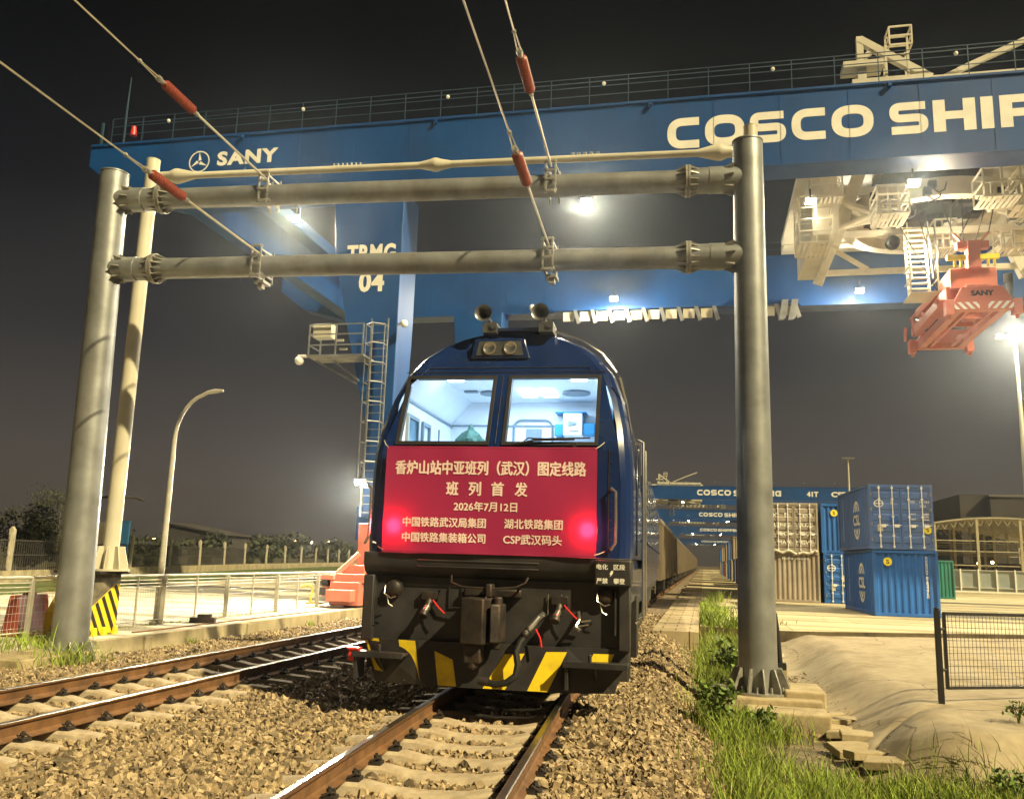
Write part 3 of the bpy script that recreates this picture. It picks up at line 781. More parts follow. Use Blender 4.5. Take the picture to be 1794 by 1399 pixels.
cl.bx(-1.0, -.78, .75, 1.3, Z1 - .02, Z1 - .006); cl.bx(.75, .97, .75, 1.3, Z1 - .02, Z1 - .006)
cl.build('cab_light', M['lamp_cab'], cab)
ld = bpy.data.lights.new('cab_lamp', 'AREA'); ld.energy = 27; ld.color = (.55, .80, 1.0); ld.shape = 'RECTANGLE'; ld.size = 1.6; ld.size_y = 1.8
lo = bpy.data.objects.new('cab_lamp', ld); col.objects.link(lo); lo.parent = loco; lo.location = (0, 1.8, Z1 - .06)
# shelf under the banner
sh = MB()
sh.prism([(-.05, 1.70), (-.05, 1.56), (.0, 1.47), (.12, 1.40), (.55, 1.40), (.55, 1.70)], -1.64, 1.64, 'yz')
sh.bx(-.95, .55, -.062, -.045, 1.60, 1.625); sh.bx(-.95, .55, -.062, -.045, 1.53, 1.548)
shelf = sh.build('bumper_shelf', M['pilot'], loco, bevel=.02)
cpanel = MB(); cpanel.bx(1.22, 1.645, -.10, .2, 1.38, 1.68); cpanel.build('corner_panel', M['pilot'], loco, bevel=.015)
for body_, cx_, cz_, w_, h_ in (('电化', 1.31, 1.60, .13, .062), ('区段', 1.51, 1.60, .13, .062), ('严禁', 1.31, 1.44, .13, .062), ('攀登', 1.51, 1.44, .13, .062)):
    lettering('warning_lettering', body_, cx_, cz_, w_, h_, -.103, M['letter'], loco, embolden=.002)
bl = MB(); bl.add([(1.415, -.103, 1.555), (1.44, -.103, 1.56), (1.42, -.103, 1.525), (1.435, -.103, 1.525), (1.40, -.103, 1.485), (1.41, -.103, 1.515), (1.395, -.103, 1.515)], [(0, 6, 5, 2), (0, 2, 3, 1), (2, 5, 4, 3)])
bl.build('lightning_mark', M['letter'], loco, smooth=False)
# front plate with plough
pp = MB()
pp.bx(-1.62, 1.62, .09, .40, .64, 1.42)
pp.bx(-1.635, -1.50, -.02, .16, .64, 1.42); pp.bx(1.50, 1.635, -.02, .16, .64, 1.42)
plate = pp.build('front_plate', M['pilot'], loco, bevel=.015)
pl = MB()
top_ = [(-1.63, .10), (-.9, -.02), (.9, -.02), (1.63, .10)]; bot_ = [(-1.47, .12), (-.80, -.06), (.80, -.06), (1.45, .12)]
vs = [(x, y, .66) for x, y in top_] + [(x, y, .15) for x, y in bot_] + [(x, y + .06, .66) for x, y in top_] + [(x, y + .06, .15) for x, y in bot_]
fs = []
for k in range(3): fs += [(k, k + 1, 4 + k + 1, 4 + k), (8 + k, 12 + k, 12 + k + 1, 8 + k + 1), (k, 8 + k, 8 + k + 1, k + 1), (4 + k, 4 + k + 1, 12 + k + 1, 12 + k)]
fs += [(0, 4, 12, 8), (3, 11, 15, 7)]
pl.add(vs, fs)
pl.bx(-1.6, 1.6, .165, .30, .30, .655)
plough = pl.build('plough', M['pilot'], loco, smooth=False)
def on_plough(x, z):
    u = (.66 - z) / .51
    xs_ = [a[0] + (c_[0] - a[0]) * u for a, c_ in zip(top_, bot_)]; ys_ = [a[1] + (c_[1] - a[1]) * u for a, c_ in zip(top_, bot_)]
    return (x, float(np.interp(x, xs_, ys_)) - .004, z)
for q in ([(-1.62, .655), (-1.43, .655), (-1.28, .26), (-1.47, .28)], [(-1.16, .655), (-.94, .655), (-.85, .19), (-1.07, .19)], [(-.69, .55), (-.46, .46), (-.40, .16), (-.625, .16)], [(-.27, .52), (-.12, .52), (-.19, .36), (-.22, .36)],
          [(.165, .55), (.405, .57), (.19, .155), (-.08, .155)], [(.66, .60), (.905, .61), (.69, .155), (.45, .155)], [(1.21, .60), (1.45, .60), (1.38, .45), (1.14, .45)]):
    n_ = 6; st = MB(); q = [np.array(p) for p in q]
    def sp(u, v): return on_plough(*((q[0] * (1 - u) + q[1] * u) * (1 - v) + (q[3] * (1 - u) + q[2] * u) * v))
    G = [sp(u / 6, v / 6) for v in range(7) for u in range(7)]
    st.add(G, [(v * 7 + u, v * 7 + u + 1, v * 7 + u + 8, v * 7 + u + 7) for v in range(6) for u in range(6)])
    st.build('hazard_stripe', M['yellow'], plough, smooth=False)
for x0, x1 in ((-1.66, -1.02), (.88, 1.62)):
    s_ = MB(); s_.bx(x0, x1, -.22, .12, .475, .51); s_.bx(x0, x1, -.235, -.22, .455, .525)
    s_.bx(x0 + .02, x0 + .06, -.2, .1, .2, .475); s_.bar(((x0 + x1) / 2, -.2, .48), ((x0 + x1) / 2, .08, .28), .03)
    s_.cyl((x0 + .3, -.1, .51), (x0 + .3, -.1, .60), .022)
    s_.build('step', M['pilot'], loco, bevel=.006)
# coupler
cp = MB()
cp.bx(-.42, .40, .10, .20, .93, 1.32); cp.bx(-.36, .34, -.02, .12, 1.20, 1.30)
cp.bx(-.22, .12, -.16, .2, .72, 1.20)
cp.prism([(-.30, -.42), (-.02, -.46), (.02, -.30), (.10, -.16), (.10, .02), (-.30, .02)], .68, 1.20, 'xy')
cp.prism([(.05, -.42), (.16, -.36), (.20, -.18), (.12, -.10), (.06, -.20)], .70, 1.14, 'xy')
cp.cyl((.11, -.26, .62), (.11, -.26, 1.22), .055)
cp.bx(-.26, -.06, -.36, -.1, .46, .68); cp.cyl((-.16, -.30, .40), (-.16, -.30, .5), .06)
cp.bx(-.06, .02, -.2, .0, 1.2, 1.36)
coup = cp.build('coupler', M['iron'], loco, bevel=.02)
ub = MB()
ub.tube([(-.52, -.02, 1.44), (-.50, -.10, 1.36), (-.36, -.14, 1.315), (0, -.16, 1.30), (.30, -.14, 1.33), (.40, -.10, 1.38), (.42, -.02, 1.44)], .013, 8)
ub.tube([(-.03, -.16, 1.30), (-.06, -.2, 1.15), (-.02, -.2, 1.02)], .016, 6)
ub.build('uncoupling_bar', M['iron'], coup)
hs = MB()
hs.tube([(.60, .10, 1.02), (.56, -.02, .98), (.50, -.08, .90), (.42, -.14, .80)], .036, 10)
h_ = hs.build('pipe_end', M['chrome'], loco)
hs = MB(); hs.tube([(.47, -.10, .84), (.38, -.16, .72), (.33, -.20, .60), (.36, -.22, .46), (.34, -.24, .34), (.24, -.26, .26), (.10, -.24, .23), (-.02, -.2, .25)], .040, 10)
hs.build('brake_hose', M['rubber'], loco)
hs = MB()
for t_ in ((.455, -.105, .835), (.42, -.135, .79)): hs.ball(t_, .052, 10, 8)
hs.cyl((.02, -.21, .25), (-.10, -.2, .26), .05); hs.build('hose_fitting', M['iron'], loco)
for x, s in ((-.80, -1), (.80, 1)):
    v = MB(); v.bx(x - .10, x + .10, .02, .17, 1.14, 1.24); v.cyl((x, .08, 1.16), (x - .02, -.02, 1.02), .05); v.cyl((x - .03, -.06, 1.0), (x - .04, -.10, .95), .058)
    k = v.build('angle_cock', M['iron'], loco, bevel=.006)
    c = MB(); c.cyl((x - .01, -.005, 1.06), (x - .04, -.09, .98), .042, n=12); c.build('cock_collar', M['chrome'], k)
    c = MB(); c.tube([(x + .06 * 1, -.02, 1.14), (x + .14, -.05, 1.06), (x + .22, -.06, .99)], .010, 6); c.build('cock_handle', M['redhandle'], k)
c = MB(); c.tube([(.54, -.1, .86), (.60, -.13, .76), (.62, -.14, .66)], .010, 6); c.build('cock_handle', M['redhandle'], loco)
c = MB(); c.tube([(1.02, .1, 1.06), (1.04, 0, .98), (1.0, -.05, .90), (1.06, -.06, .86)], .022, 8); c.bar((1.06, -.02, .96), (1.18, -.04, .98), .02); c.bar((.98, -.04, .90), (1.16, -.05, .93), .014); c.build('jumper_plug', M['chrome'], loco)
for x in (-1.26, 1.34):
    c = MB(); c.cyl((x, .17, 1.26), (x, .04, 1.26), .11, n=18); c.ball((x, .03, 1.26), .10, 12, 8, (1, .5, 1))
    k = c.build('socket', M['iron'], loco)
    c = MB(); c.tube([(x - .09, -.02, 1.30), (x - .09, -.05, 1.20), (x, -.06, 1.15), (x + .06, -.05, 1.17)], .009, 6); c.tube([(x - .05, -.04, 1.16), (x - .03, -.05, 1.08), (x + .02, -.04, 1.05)], .008, 6); c.build('socket_chain', M['chrome'], k)
c = MB()
for x in (-.56, -.40): c.bar((x, .07, 1.06), (x, .07, 1.30), .014)
c.bar((-.56, .07, 1.06), (-.40, .07, 1.06), .014); c.build('grab_iron', M['pilot'], loco)
for x in (.66, .82): c = MB(); c.bar((x, .06, 1.02), (x, .06, 1.26), .010); c.build('hook_rod', M['chrome'], loco)
for x in (-1.50, 1.46): c = MB(); c.tube([(x, .16, 1.34), (x, .0, 1.32), (x, .0, .82), (x, .16, .80)], .014, 6); c.build('grab_iron', M['pilot'], loco)
# hand rails beside the banner
for x in (1.46, -1.58):
    c = MB(); c.tube([(x - .06, 0, 2.50), (x - .05, -.07, 2.52), (x, -.09, 2.48), (x + .005, -.09, 2.1), (x, -.09, 1.88), (x - .05, -.07, 1.80), (x - .06, 0, 1.82)], .017, 8); c.build('handrail', M['chrome'], loco)
# marker lamps behind the banner
for x in (-1.26, 1.13):
    c = MB(); c.cyl((x, .02, 2.02), (x, -.03, 2.02), .115, n=24); k = c.build('marker_lamp', M['black'], loco)
    c = MB(); c.cyl((x, -.031, 2.02), (x, -.066, 2.02), .090, n=24); c.build('lamp_lens', M['lamp_red'], k)
# red lens on the left step
c = MB(); c.bx(-1.72, -1.60, -.18, -.08, .40, .53); c.bx(-1.735, -1.585, -.2, -.06, .53, .56); k = c.build('side_marker', mat('red_lens', (.75, .04, .03), .25), loco, bevel=.01)
# headlight in the brow
c = MB()
zc, xc = 4.40, -.12
c.prism([(xc - .40, zc - .14), (xc + .40, zc - .14), (xc + .34, zc + .13), (xc - .34, zc + .13)], fy(zc) - .10, fy(zc) + .35)
hl = c.build('headlight', M['loco'], loco, bevel=.02)
c = MB(); c.prism([(xc - .32, zc - .10), (xc + .32, zc - .10), (xc + .28, zc + .09), (xc - .28, zc + .09)], fy(zc) - .108, fy(zc) - .098); c.build('headlight_recess', M['hornsteel'], hl)
for dx in (-.14, .14):
    c = MB(); c.lathe((xc + dx, fy(zc) - .105, zc), (0, -1, 0), [(0, .085), (.02, .09), (.025, .075), (.012, .05), (.008, .0)], 20); c.build('headlight_lens', M['chrome'], hl)
# horns on the roof
for x in (-.34, .42):
    c = MB(); c.lathe((x, .95, 4.86), (0, -1, 0), [(0, .028), (.25, .032), (.42, .05), (.50, .085), (.54, .116), (.55, .119), (.545, .108), (.50, .075), (.40, .04), (.35, 0)], 20)
    h = c.build('horn', M['hornsteel'], loco)
    c = MB(); c.bx(x - .03, x + .16, .52, .9, 4.62, 4.76); c.cyl((x + .12, .5, 4.72), (x + .12, .7, 4.72), .05); c.cyl((x, .8, 4.6), (x, .8, 4.85), .03); c.build('horn_bracket', M['hornsteel'], h)
c = MB(); c.bx(-.40, .50, .62, .85, 4.66, 4.71); c.build('roof_visor', M['loco_side'], loco, bevel=.01)
# gutter rail along the right roof edge, cab door rails, side doors
c = MB(); c.tube([(.55, .80, 4.70), (.95, .78, 4.55), (1.22, .75, 4.36), (1.40, .80, 4.12)], .018, 6)
c.tube([(1.48, .3, 3.95), (1.56, .35, 3.62), (1.62, .4, 3.25)], .016, 6); c.build('roof_edge_rail', M['chrome'], loco)
for y in (1.00, 1.98):
    c = MB(); c.tube([(1.67, y, 3.25), (1.75, y, 3.22), (1.75, y, .95), (1.66, y, .90)], .018, 8); c.build('door_handrail', M['chrome'], loco)
c = MB()
c.bx(1.655, 1.675, 1.12, 1.86, 1.75, 3.2)
dd = c.build('cab_door', M['loco_side'], loco, bevel=.01)
c = MB(); c.bx(1.674, 1.68, 1.27, 1.71, 2.55, 3.08); c.build('door_window', M['glass_dark'], dd)
c = MB(); c.tube([(1.66, .55, 3.15), (1.73, .55, 3.15), (1.73, .55, 2.95), (1.73, .72, 2.95), (1.73, .72, 3.15), (1.66, .72, 3.15)], .012, 6); c.tube([(1.73, .63, 2.95), (1.73, .63, 2.75), (1.66, .63, 2.72)], .012, 6); c.build('mirror', M['chrome'], loco)
for k in range(9):
    y = 3.4 + k * 1.95
    c = MB(); c.bx(1.655, 1.672, y, y + 1.8, 1.55, 3.35)
    for q in range(5): c.bx(1.672, 1.684, y + .15, y + 1.65, 2.5 + q * .14, 2.56 + q * .14)
    c.cyl((1.672, y + .12, 2.0), (1.70, y + .12, 2.0), .03)
    c.build('side_door', M['loco_side'], loco, bevel=.008)
# running gear
c = MB(); c.bx(-1.45, 1.45, 7.6, 14.2, .35, 1.12); c.prism([(-1.55, 1.1), (1.55, 1.1), (1.55, .75), (1.3, .45), (-1.3, .45), (-1.55, .75)], 7.9, 13.9); c.build('fuel_tank', M['black'], loco, bevel=.03)
c = MB(); c.bx(-1.55, 1.55, .6, L_ - .3, .98, 1.2); c.bx(1.40, 1.62, 2.3, 2.9, .35, 1.2); c.bx(1.45, 1.60, .45, .95, .25, 1.2); c.bx(-1.62, -1.45, .45, .95, .25, 1.2); c.build('underframe', M['black'], loco, bevel=.01)
for y0 in (2.2, 14.8):
    c = MB()
    for s in (-1, 1):
        c.bx(s * 1.12 - .08, s * 1.12 + .08, y0, y0 + 4.6, .45, .80)
        for k in range(3):
            yy = y0 + .55 + k * 1.75; c.bx(s * 1.2 - .1, s * 1.2 + .1, yy - .2, yy + .2, .34, .70)
            c.cyl((s * 1.22, yy + .5, .55), (s * 1.22, yy + .5, .95), .10)
    bo = c.build('bogie', M['dark'], loco, bevel=.01)
    for k in range(3):
        yy = y0 + .55 + k * 1.75
        c = MB()
        for s in (-1, 1): c.cyl((s * .69, yy, .525), (s * .82, yy, .525), .525, n=28); c.cyl((s * .67, yy, .525), (s * .70, yy, .525), .55, n=28)
        c.cyl((-.7, yy, .525), (.7, yy, .525), .09); c.build('wheelset', M['iron'], bo)

# banner hanging on the front
bm_ = bpy.data.materials.new('crimson_banner_cloth'); bm_.use_nodes = True
n, l = bm_.node_tree.nodes, bm_.node_tree.links
pb = n['Principled BSDF']; pb.inputs['Base Color'].default_value = (.38, .020, .095, 1); pb.inputs['Roughness'].default_value = .55
tl = n.new('ShaderNodeBsdfTranslucent'); tl.inputs[0].default_value = (.85, .06, .12, 1)
mx = n.new('ShaderNodeMixShader'); mx.inputs[0].default_value = .22
l.new(pb.outputs[0], mx.inputs[1]); l.new(tl.outputs[0], mx.inputs[2]); l.new(mx.outputs[0], n['Material Output'].inputs['Surface'])
ban = thing('banner', 'crimson cloth banner with pale Chinese lettering hung across the locomotive nose', 'banner', (-2.47, LY, 0), R(1.9))
BX0, BX1, BZ0, BZ1 = -1.405, 1.235, 1.70, 3.01
def bwave(x, z): return -.086 + .009 * math.sin(x * 2.3 + .5) + .006 * math.sin(z * 4 + x * 3.1) + .004 * math.sin(x * 9 + z * 5) * math.exp(-((abs(z - 2.35) - .65) / .3) ** 2) + .012 * max(0, (1.9 - z)) * math.sin(x * 5)
c = MB(); nx, nz = 48, 26
vs = [(BX0 + (BX1 - BX0) * i / nx, bwave(BX0 + (BX1 - BX0) * i / nx, BZ0 + (BZ1 - BZ0) * k / nz), BZ0 + (BZ1 - BZ0) * k / nz) for k in range(nz + 1) for i in range(nx + 1)]
c.add(vs, [(k * (nx + 1) + i, k * (nx + 1) + i + 1, (k + 1) * (nx + 1) + i + 1, (k + 1) * (nx + 1) + i) for k in range(nz) for i in range(nx)])
c.build('cloth', bm_, ban)
c = MB()
for x, z, dx, dz in ((BX0 + .02, BZ1 - .02, -.09, .10), (BX1 - .02, BZ1 - .02, .10, .09), (BX0 + .02, BZ0 + .03, -.10, .04), (BX1 - .02, BZ0 + .03, .12, .05)): c.tube([(x, bwave(x, z) - .004, z), (x + dx * .5, -.06, z + dz * .4), (x + dx, -.005, z + dz)], .006, 5)
c.build('tie_cord', M['cream'], ban)
c = MB()
for z in (BZ0 + .012, BZ1 - .012):
    c.add([(BX0 + (BX1 - BX0) * i / nx, bwave(BX0 + (BX1 - BX0) * i / nx, z) - .002, z + dz) for i in range(nx + 1) for dz in (-.011, .011)], [(2 * i, 2 * i + 2, 2 * i + 3, 2 * i + 1) for i in range(nx)])
c.build('hem', mat('banner_hem', (.30, .015, .07), .6), ban)
M['ban_text'] = mat('banner_lettering', (.82, .62, .58), .6, 0, .04, 5)
def bx_(px): return BX0 + (px - 688.) / (1042. - 688.) * (BX1 - BX0)
for s, xa, xb, z, h, e in (('香炉山站中亚班列（武汉）图定线路', 705, 1024, 2.745, .175, .006), ('班', 794, 814, 2.49, .165, .006), ('列', 832, 852, 2.49, .165, .006), ('首', 870, 890, 2.49, .165, .006), ('发', 909, 929, 2.49, .165, .006),
                          ('2026年7月12日', 808, 913, 2.275, .115, .004), ('中国铁路武汉局集团', 723, 862, 2.075, .115, .004), ('湖北铁路集团', 893, 988, 2.075, .115, .004), ('中国铁路集装箱公司', 723, 862, 1.89, .115, .004), ('CSP武汉码头', 892, 987, 1.89, .115, .004)):
    lettering('banner_lettering', s, (bx_(xa) + bx_(xb)) / 2, z, bx_(xb) - bx_(xa), h, -.0035, M['ban_text'], ban, embolden=e, wave=bwave)

# green sack on the cab desk
sk = MB()
sk.lathe((0, 0, 0), (0, 0, 1), [(0, .20), (.12, .23), (.28, .20), (.38, .12), (.43, .05), (.50, .02), (.52, .0)], 16)
for i in range(len(sk.v)):
    x, y, z = sk.v[i]; k = 1 + .13 * math.sin(5 * math.atan2(y, x) + z * 9); sk.v[i] = (x * k, y * k, z)
sko = sk.build('sack', M['bag'], None, loc=(-3.27, 12.15, 3.05))
tag(sko, 'dark green tied sack seen through the left windscreen of the locomotive', 'sack')
sk2 = sko.copy(); col.objects.link(sk2); sk2.location = (-2.62, 12.35, 3.02); sk2.scale = (.8, .8, .62); sk2['label'] = 'low green sack at the left edge of the right windscreen'

# ------------------------------------------------------------------ freight wagons
def make_wagon():
    w = thing('gondola_wagon', 'drab ribbed gondola wagon coupled directly behind the locomotive', 'freight wagon', (0, 0, 0), 0, 'gondola wagons behind the locomotive')
    c = MB(); Lw = 13.0
    c.bx(-1.55, 1.55, 0, Lw, 1.05, 1.25)
    for s in (-1, 1): c.bx(s * 1.52 - .03, s * 1.52 + .03, 0, Lw, 1.25, 3.2)
    for y in (0, Lw - .06): c.bx(-1.49, 1.49, y, y + .06, 1.25, 3.2)
    for s in (-1, 1):
        for k in range(11):
            y = .1 + k * (Lw - .3) / 10; c.bx(s * 1.60 - .05, s * 1.60 + .05, y, y + .12, 1.05, 3.2)
    for x in (-1.0, -.35, .35, 1.0): c.bx(x - .05, x + .05, -.08, 0, 1.1, 3.2)
    c.build('body', M['wagon'], w)
    c = MB()
    for s in (-1, 1): c.bx(s * 1.58 - .07, s * 1.58 + .07, -.05, Lw + .05, 3.2, 3.33)
    for y in (-.06, Lw - .06): c.bx(-1.51, 1.51, y, y + .12, 3.2, 3.33)
    c.build('top_rail', M['wagon'], w)
    c = MB(); c.bar((1.45, -.15, .6), (1.45, -.15, 3.3), .03); c.bar((1.08, -.15, .6), (1.08, -.15, 3.3), .03)
    for k in range(8): c.bar((1.08, -.15, .75 + k * .34), (1.45, -.15, .75 + k * .34), .025)
    c.build('ladder', M['wagon'], w)
    c = MB(); c.bx(-.3, .3, -.6, Lw + .3, .8, 1.05); c.bx(-1.5, 1.5, 5.6, 7.4, .55, 1.04); c.cyl((.9, 4.2, .75), (.9, 5.2, .75), .2); c.build('underframe', M['dark'], w)
    for y0 in (1.2, 10.0):
        c = MB()
        for s in (-1, 1): c.prism([(y0, .55), (y0 + .4, .75), (y0 + 1.4, .75), (y0 + 1.8, .55), (y0 + 1.3, .38), (y0 + .5, .38)], s * 1.0 - .08, s * 1.0 + .08, 'yz')
        bo = c.build('bogie', M['dark'], w)
        for yy in (y0, y0 + 1.8):
            c = MB()
            for s in (-1, 1): c.cyl((s * .70, yy, .42), (s * .83, yy, .42), .42, n=20)
            c.cyl((-.7, yy, .42), (.7, yy, .42), .08); c.build('wheelset', M['iron'], bo)
    return w
w0 = make_wagon(); w0.location = (float(tcx(34)), 33.2 + .2, 0)
for k in range(1, 16):
    y = 33.4 + k * 13.9
    dup(w0, (float(tcx(y + 6)), y, 0), 0, 'drab ribbed gondola wagon in the long row beyond the first, beside the path')

# ------------------------------------------------------------------ catenary portal over both tracks
PA, PB = Vector((-11.42, 14.62, 0)), Vector((0.86, 15.42, 0))       # feet of the two posts
pdir = (PB - PA).normalized()
portal = thing('catenary_portal', 'grey galvanised portal of two thick round posts and two pipe beams over the tracks', 'portal frame', (0, 0, 0))
def post(P, zb0, zt, r0, r1, lean):
    c = MB(); c.tube([(P.x, P.y, zb0), (P.x + lean * .5, P.y, (zb0 + zt) / 2), (P.x + lean, P.y, zt)], [r0, (r0 + r1) / 2, r1], 40)
    c.cyl((P.x + lean, P.y, zt), (P.x + lean, P.y, zt + .025), r1 + .012, n=40)
    o = c.build('post', M['galv'], portal)
    c = MB(); c.cyl((P.x, P.y, zb0), (P.x, P.y, zb0 + .035), r0 + .23, n=36)
    for k in range(12):
        a = 2 * math.pi * (k + .3) / 12; u = Vector((math.cos(a), math.sin(a), 0)); q = Vector((P.x, P.y, zb0 + .035)); t = Vector((-u.y, u.x, 0)) * .011
        pr = [(r0 - .02, 0), (r0 + .20, 0), (r0 + .20, .07), (r0 + .07, .36), (r0 - .02, .36)]
        c.add([q + u * d + Vector((0, 0, h)) - t for d, h in pr] + [q + u * d + Vector((0, 0, h)) + t for d, h in pr], [(0, 1, 2, 3, 4), (9, 8, 7, 6, 5)] + [(i, 5 + i, 5 + (i + 1) % 5, (i + 1) % 5) for i in range(5)])
        a += math.pi / 12; u = Vector((math.cos(a), math.sin(a), 0)); w = q + u * (r0 + .13); c.cyl(w, w + Vector((0, 0, .09)), .022, n=6)
    c.build('base_flange', M['galvbolt'], o)
    return o
post(PA, -.45, 9.12, .325, .275, -.22)
post(PB, -.35, 9.25, .315, .265, 0.0)
for z in (8.55, 7.09):
    a = PA + pdir * .10 + Vector((-.18, -.0, z)); e = PB - pdir * .10 + Vector((0, 0, z))
    c = MB(); c.cyl(a + pdir * .9, e - pdir * .95, .205, n=32); bmo = c.build('crossbeam', M['galv'], portal)
    for p, s in ((a, 1), (e, -1)):
        c = MB(); d = pdir * s
        c.cyl(p, p + d * .98, .235 if s < 0 else .225, n=32)
        c.cyl(p + d * .34, p + d * .60, .245, .245, n=32)
        c.build('beam_sleeve', M['galv'], bmo)
        c = MB(); q = p + d * .95
        c.cyl(q - d * .02, q + d * .02, .298, n=32)
        c.cyl(q + d * .03, q + d * .07, .298, n=32)
        for k in range(14):
            t = 2 * math.pi * k / 14; u = Vector((0, 0, 1)) * math.cos(t) + d.cross(Vector((0, 0, 1))) * math.sin(t)
            tt = d.cross(u) * .008
            for g0, g1 in ((-.02, -.22), (.07, .25)):
                pr = [q + d * g0 + u * .21, q + d * g0 + u * .29, q + d * g1 + u * .213]
                c.add([x - tt for x in pr] + [x + tt for x in pr], [(0, 1, 2), (5, 4, 3), (0, 3, 4, 1), (1, 4, 5, 2), (2, 5, 3, 0)])
            c.cyl(q + d * -.05 + u * .262, q + d * .10 + u * .262, .014, n=6)
        for k in range(8):                          # gusset teeth where the sleeve meets the post
            t = 2 * math.pi * k / 8; u = Vector((0, 0, 1)) * math.cos(t) + d.cross(Vector((0, 0, 1))) * math.sin(t); tt = d.cross(u) * .008
            pr = [p + d * .18 + u * .22, p + d * .18 + u * .32, p + d * .40 + u * .22]
            c.add([x - tt for x in pr] + [x + tt for x in pr], [(0, 1, 2), (5, 4, 3), (0, 3, 4, 1), (1, 4, 5, 2), (2, 5, 3, 0)])
        c.build('beam_flange', M['galvbolt'], bmo)
def portal_pt(x, z, out=0.0):
    k = (x - PA.x) / (PB.x - PA.x); p = PA + (PB - PA) * k
    return Vector((x, p.y - out, z))
def bracket(x, z, hang):
    c = MB(); p = portal_pt(x, z)
    for sx in (-.09, .09):
        c.bx(p.x + sx - .018, p.x + sx + .018, p.y - .27, p.y - .24, z - .33, z + .33)
        c.bx(p.x + sx - .018, p.x + sx + .018, p.y + .24, p.y + .27, z - .33, z + .33)
        c.bx(p.x + sx - .018, p.x + sx + .018, p.y - .27, p.y + .27, z + .21, z + .25); c.bx(p.x + sx - .018, p.x + sx + .018, p.y - .27, p.y + .27, z - .25, z - .21)
    for zz in (-.28, -.05, .12, .30): c.bx(p.x - .09, p.x + .09, p.y - .29, p.y - .26, z + zz - .02, z + zz + .02)
    for zz in (-.29, .29): c.cyl((p.x - .13, p.y - .255, z + zz), (p.x + .13, p.y - .255, z + zz), .016, n=8)
    if hang: c.bx(p.x - .05, p.x + .16, p.y - .2, p.y + .1, z - .42, z - .36); c.cyl((p.x + .05, p.y - .1, z - .55), (p.x + .05, p.y - .1, z - .33), .014); c.bx(p.x + .02, p.x + .12, p.y - .16, p.y - .04, z - .52, z - .42)
    c.build('wire_bracket', M['galvbolt'], portal, bevel=.004)
for x, z, h in ((-8.28, 8.62, False), (-8.30, 7.12, True), (-2.69, 8.62, False), (-2.71, 7.12, True)): bracket(x, z, h)

# slim cream frame just behind the portal
cfr = thing('slim_catenary_frame', 'slim cream pole frame with one thin strut standing just behind the grey portal', 'pole frame', (0, 0, 0))
for (x, y, zb0, zt, r) in ((-12.02, 16.3, 1.2, 10.25, .165), (1.02, 17.15, .1, 10.45, .155)):
    c = MB(); c.tube([(x, y, zb0), (x, y, zt)], [r, r * .9], 24); c.cyl((x, y, zt), (x, y, zt + .012), r * .93, n=24); p_ = c.build('pole', M['cream'], cfr)
    c = MB(); c.cyl((x, y, zb0 - .02), (x, y, zb0 + .02), r + .24, n=24)
    for k in range(8):
        a = 2 * math.pi * (k + .5) / 8; u = Vector((math.cos(a), math.sin(a), 0)); t = Vector((-u.y, u.x, 0)) * .012; q = Vector((x, y, zb0 + .02)); pr = [(r - .01, 0), (r + .22, 0), (r + .20, .10), (r + .10, .46), (r - .01, .46)]
        c.add([q + u * d + Vector((0, 0, h)) - t for d, h in pr] + [q + u * d + Vector((0, 0, h)) + t for d, h in pr], [(0, 1, 2, 3, 4), (9, 8, 7, 6, 5)] + [(i, 5 + i, 5 + (i + 1) % 5, (i + 1) % 5) for i in range(5)])
    c.build('pole_foot', M['cream'], p_)
sa, sb = Vector((-11.86, 16.3, 9.84)), Vector((0.86, 17.12, 9.92)); sd = (sb - sa).normalized()
c = MB(); c.tube([sa, sa + sd * .30, sa + sd * .42, sa + sd * .50, sa + sd * .9, sb - sd * .9, sb - sd * .5, sb - sd * .42, sb - sd * .3, sb], [.11, .12, .17, .17, .075, .075, .17, .17, .12, .11], 16)
mid = (sa + sb) / 2; c.tube([mid - sd * .35, mid - sd * .12, mid - sd * .03, mid + sd * .03, mid + sd * .12, mid + sd * .35], [.075, .12, .15, .15, .12, .075], 16)
c.build('strut', M['cream'], cfr)
c = MB()
for k in range(7): c.cyl(sa + sd * (4.1 + k * .1) + Vector((0, 0, .06)), sa + sd * (4.1 + k * .1) + Vector((0, 0, .13)), .02, n=6)
for k in range(5): c.cyl(sa + sd * (9.3 + k * .13) + Vector((0, 0, .06)), sa + sd * (9.3 + k * .13) + Vector((0, -.03, .12)), .035, n=8)
c.build('strut_clamp', M['galvbolt'], cfr)

# striped steel pedestal of the left slim pole
ped = thing('striped_pedestal', 'steel pedestal with diagonal yellow and black stripes under the left cream pole', 'pedestal', (-12.02, 16.3, -.1))
c = MB()
c.prism([(-.75, .02), (.37, .02), (.37, 1.22), (-.50, 1.22), (-.50, .80), (-.75, .42)], -.78, .05, 'yz')
pb_ = c.build('body', M['yellow'], ped, bevel=.01)
c = MB(); c.bx(-.84, .22, -.56, .42, 1.22, 1.275)
c.build('top_plate', M['iron'], ped, bevel=.006)
st = MB()
def clip_poly(poly, a, b_, c_):
    out = []
    for i in range(len(poly)):
        p, q = poly[i], poly[(i + 1) % len(poly)]; dp, dq = a * p[0] + b_ * p[1] - c_, a * q[0] + b_ * q[1] - c_
        if dp <= 0: out.append(p)
        if dp * dq < 0: t = dp / (dp - dq); out.append((p[0] + (q[0] - p[0]) * t, p[1] + (q[1] - p[1]) * t))
    return out
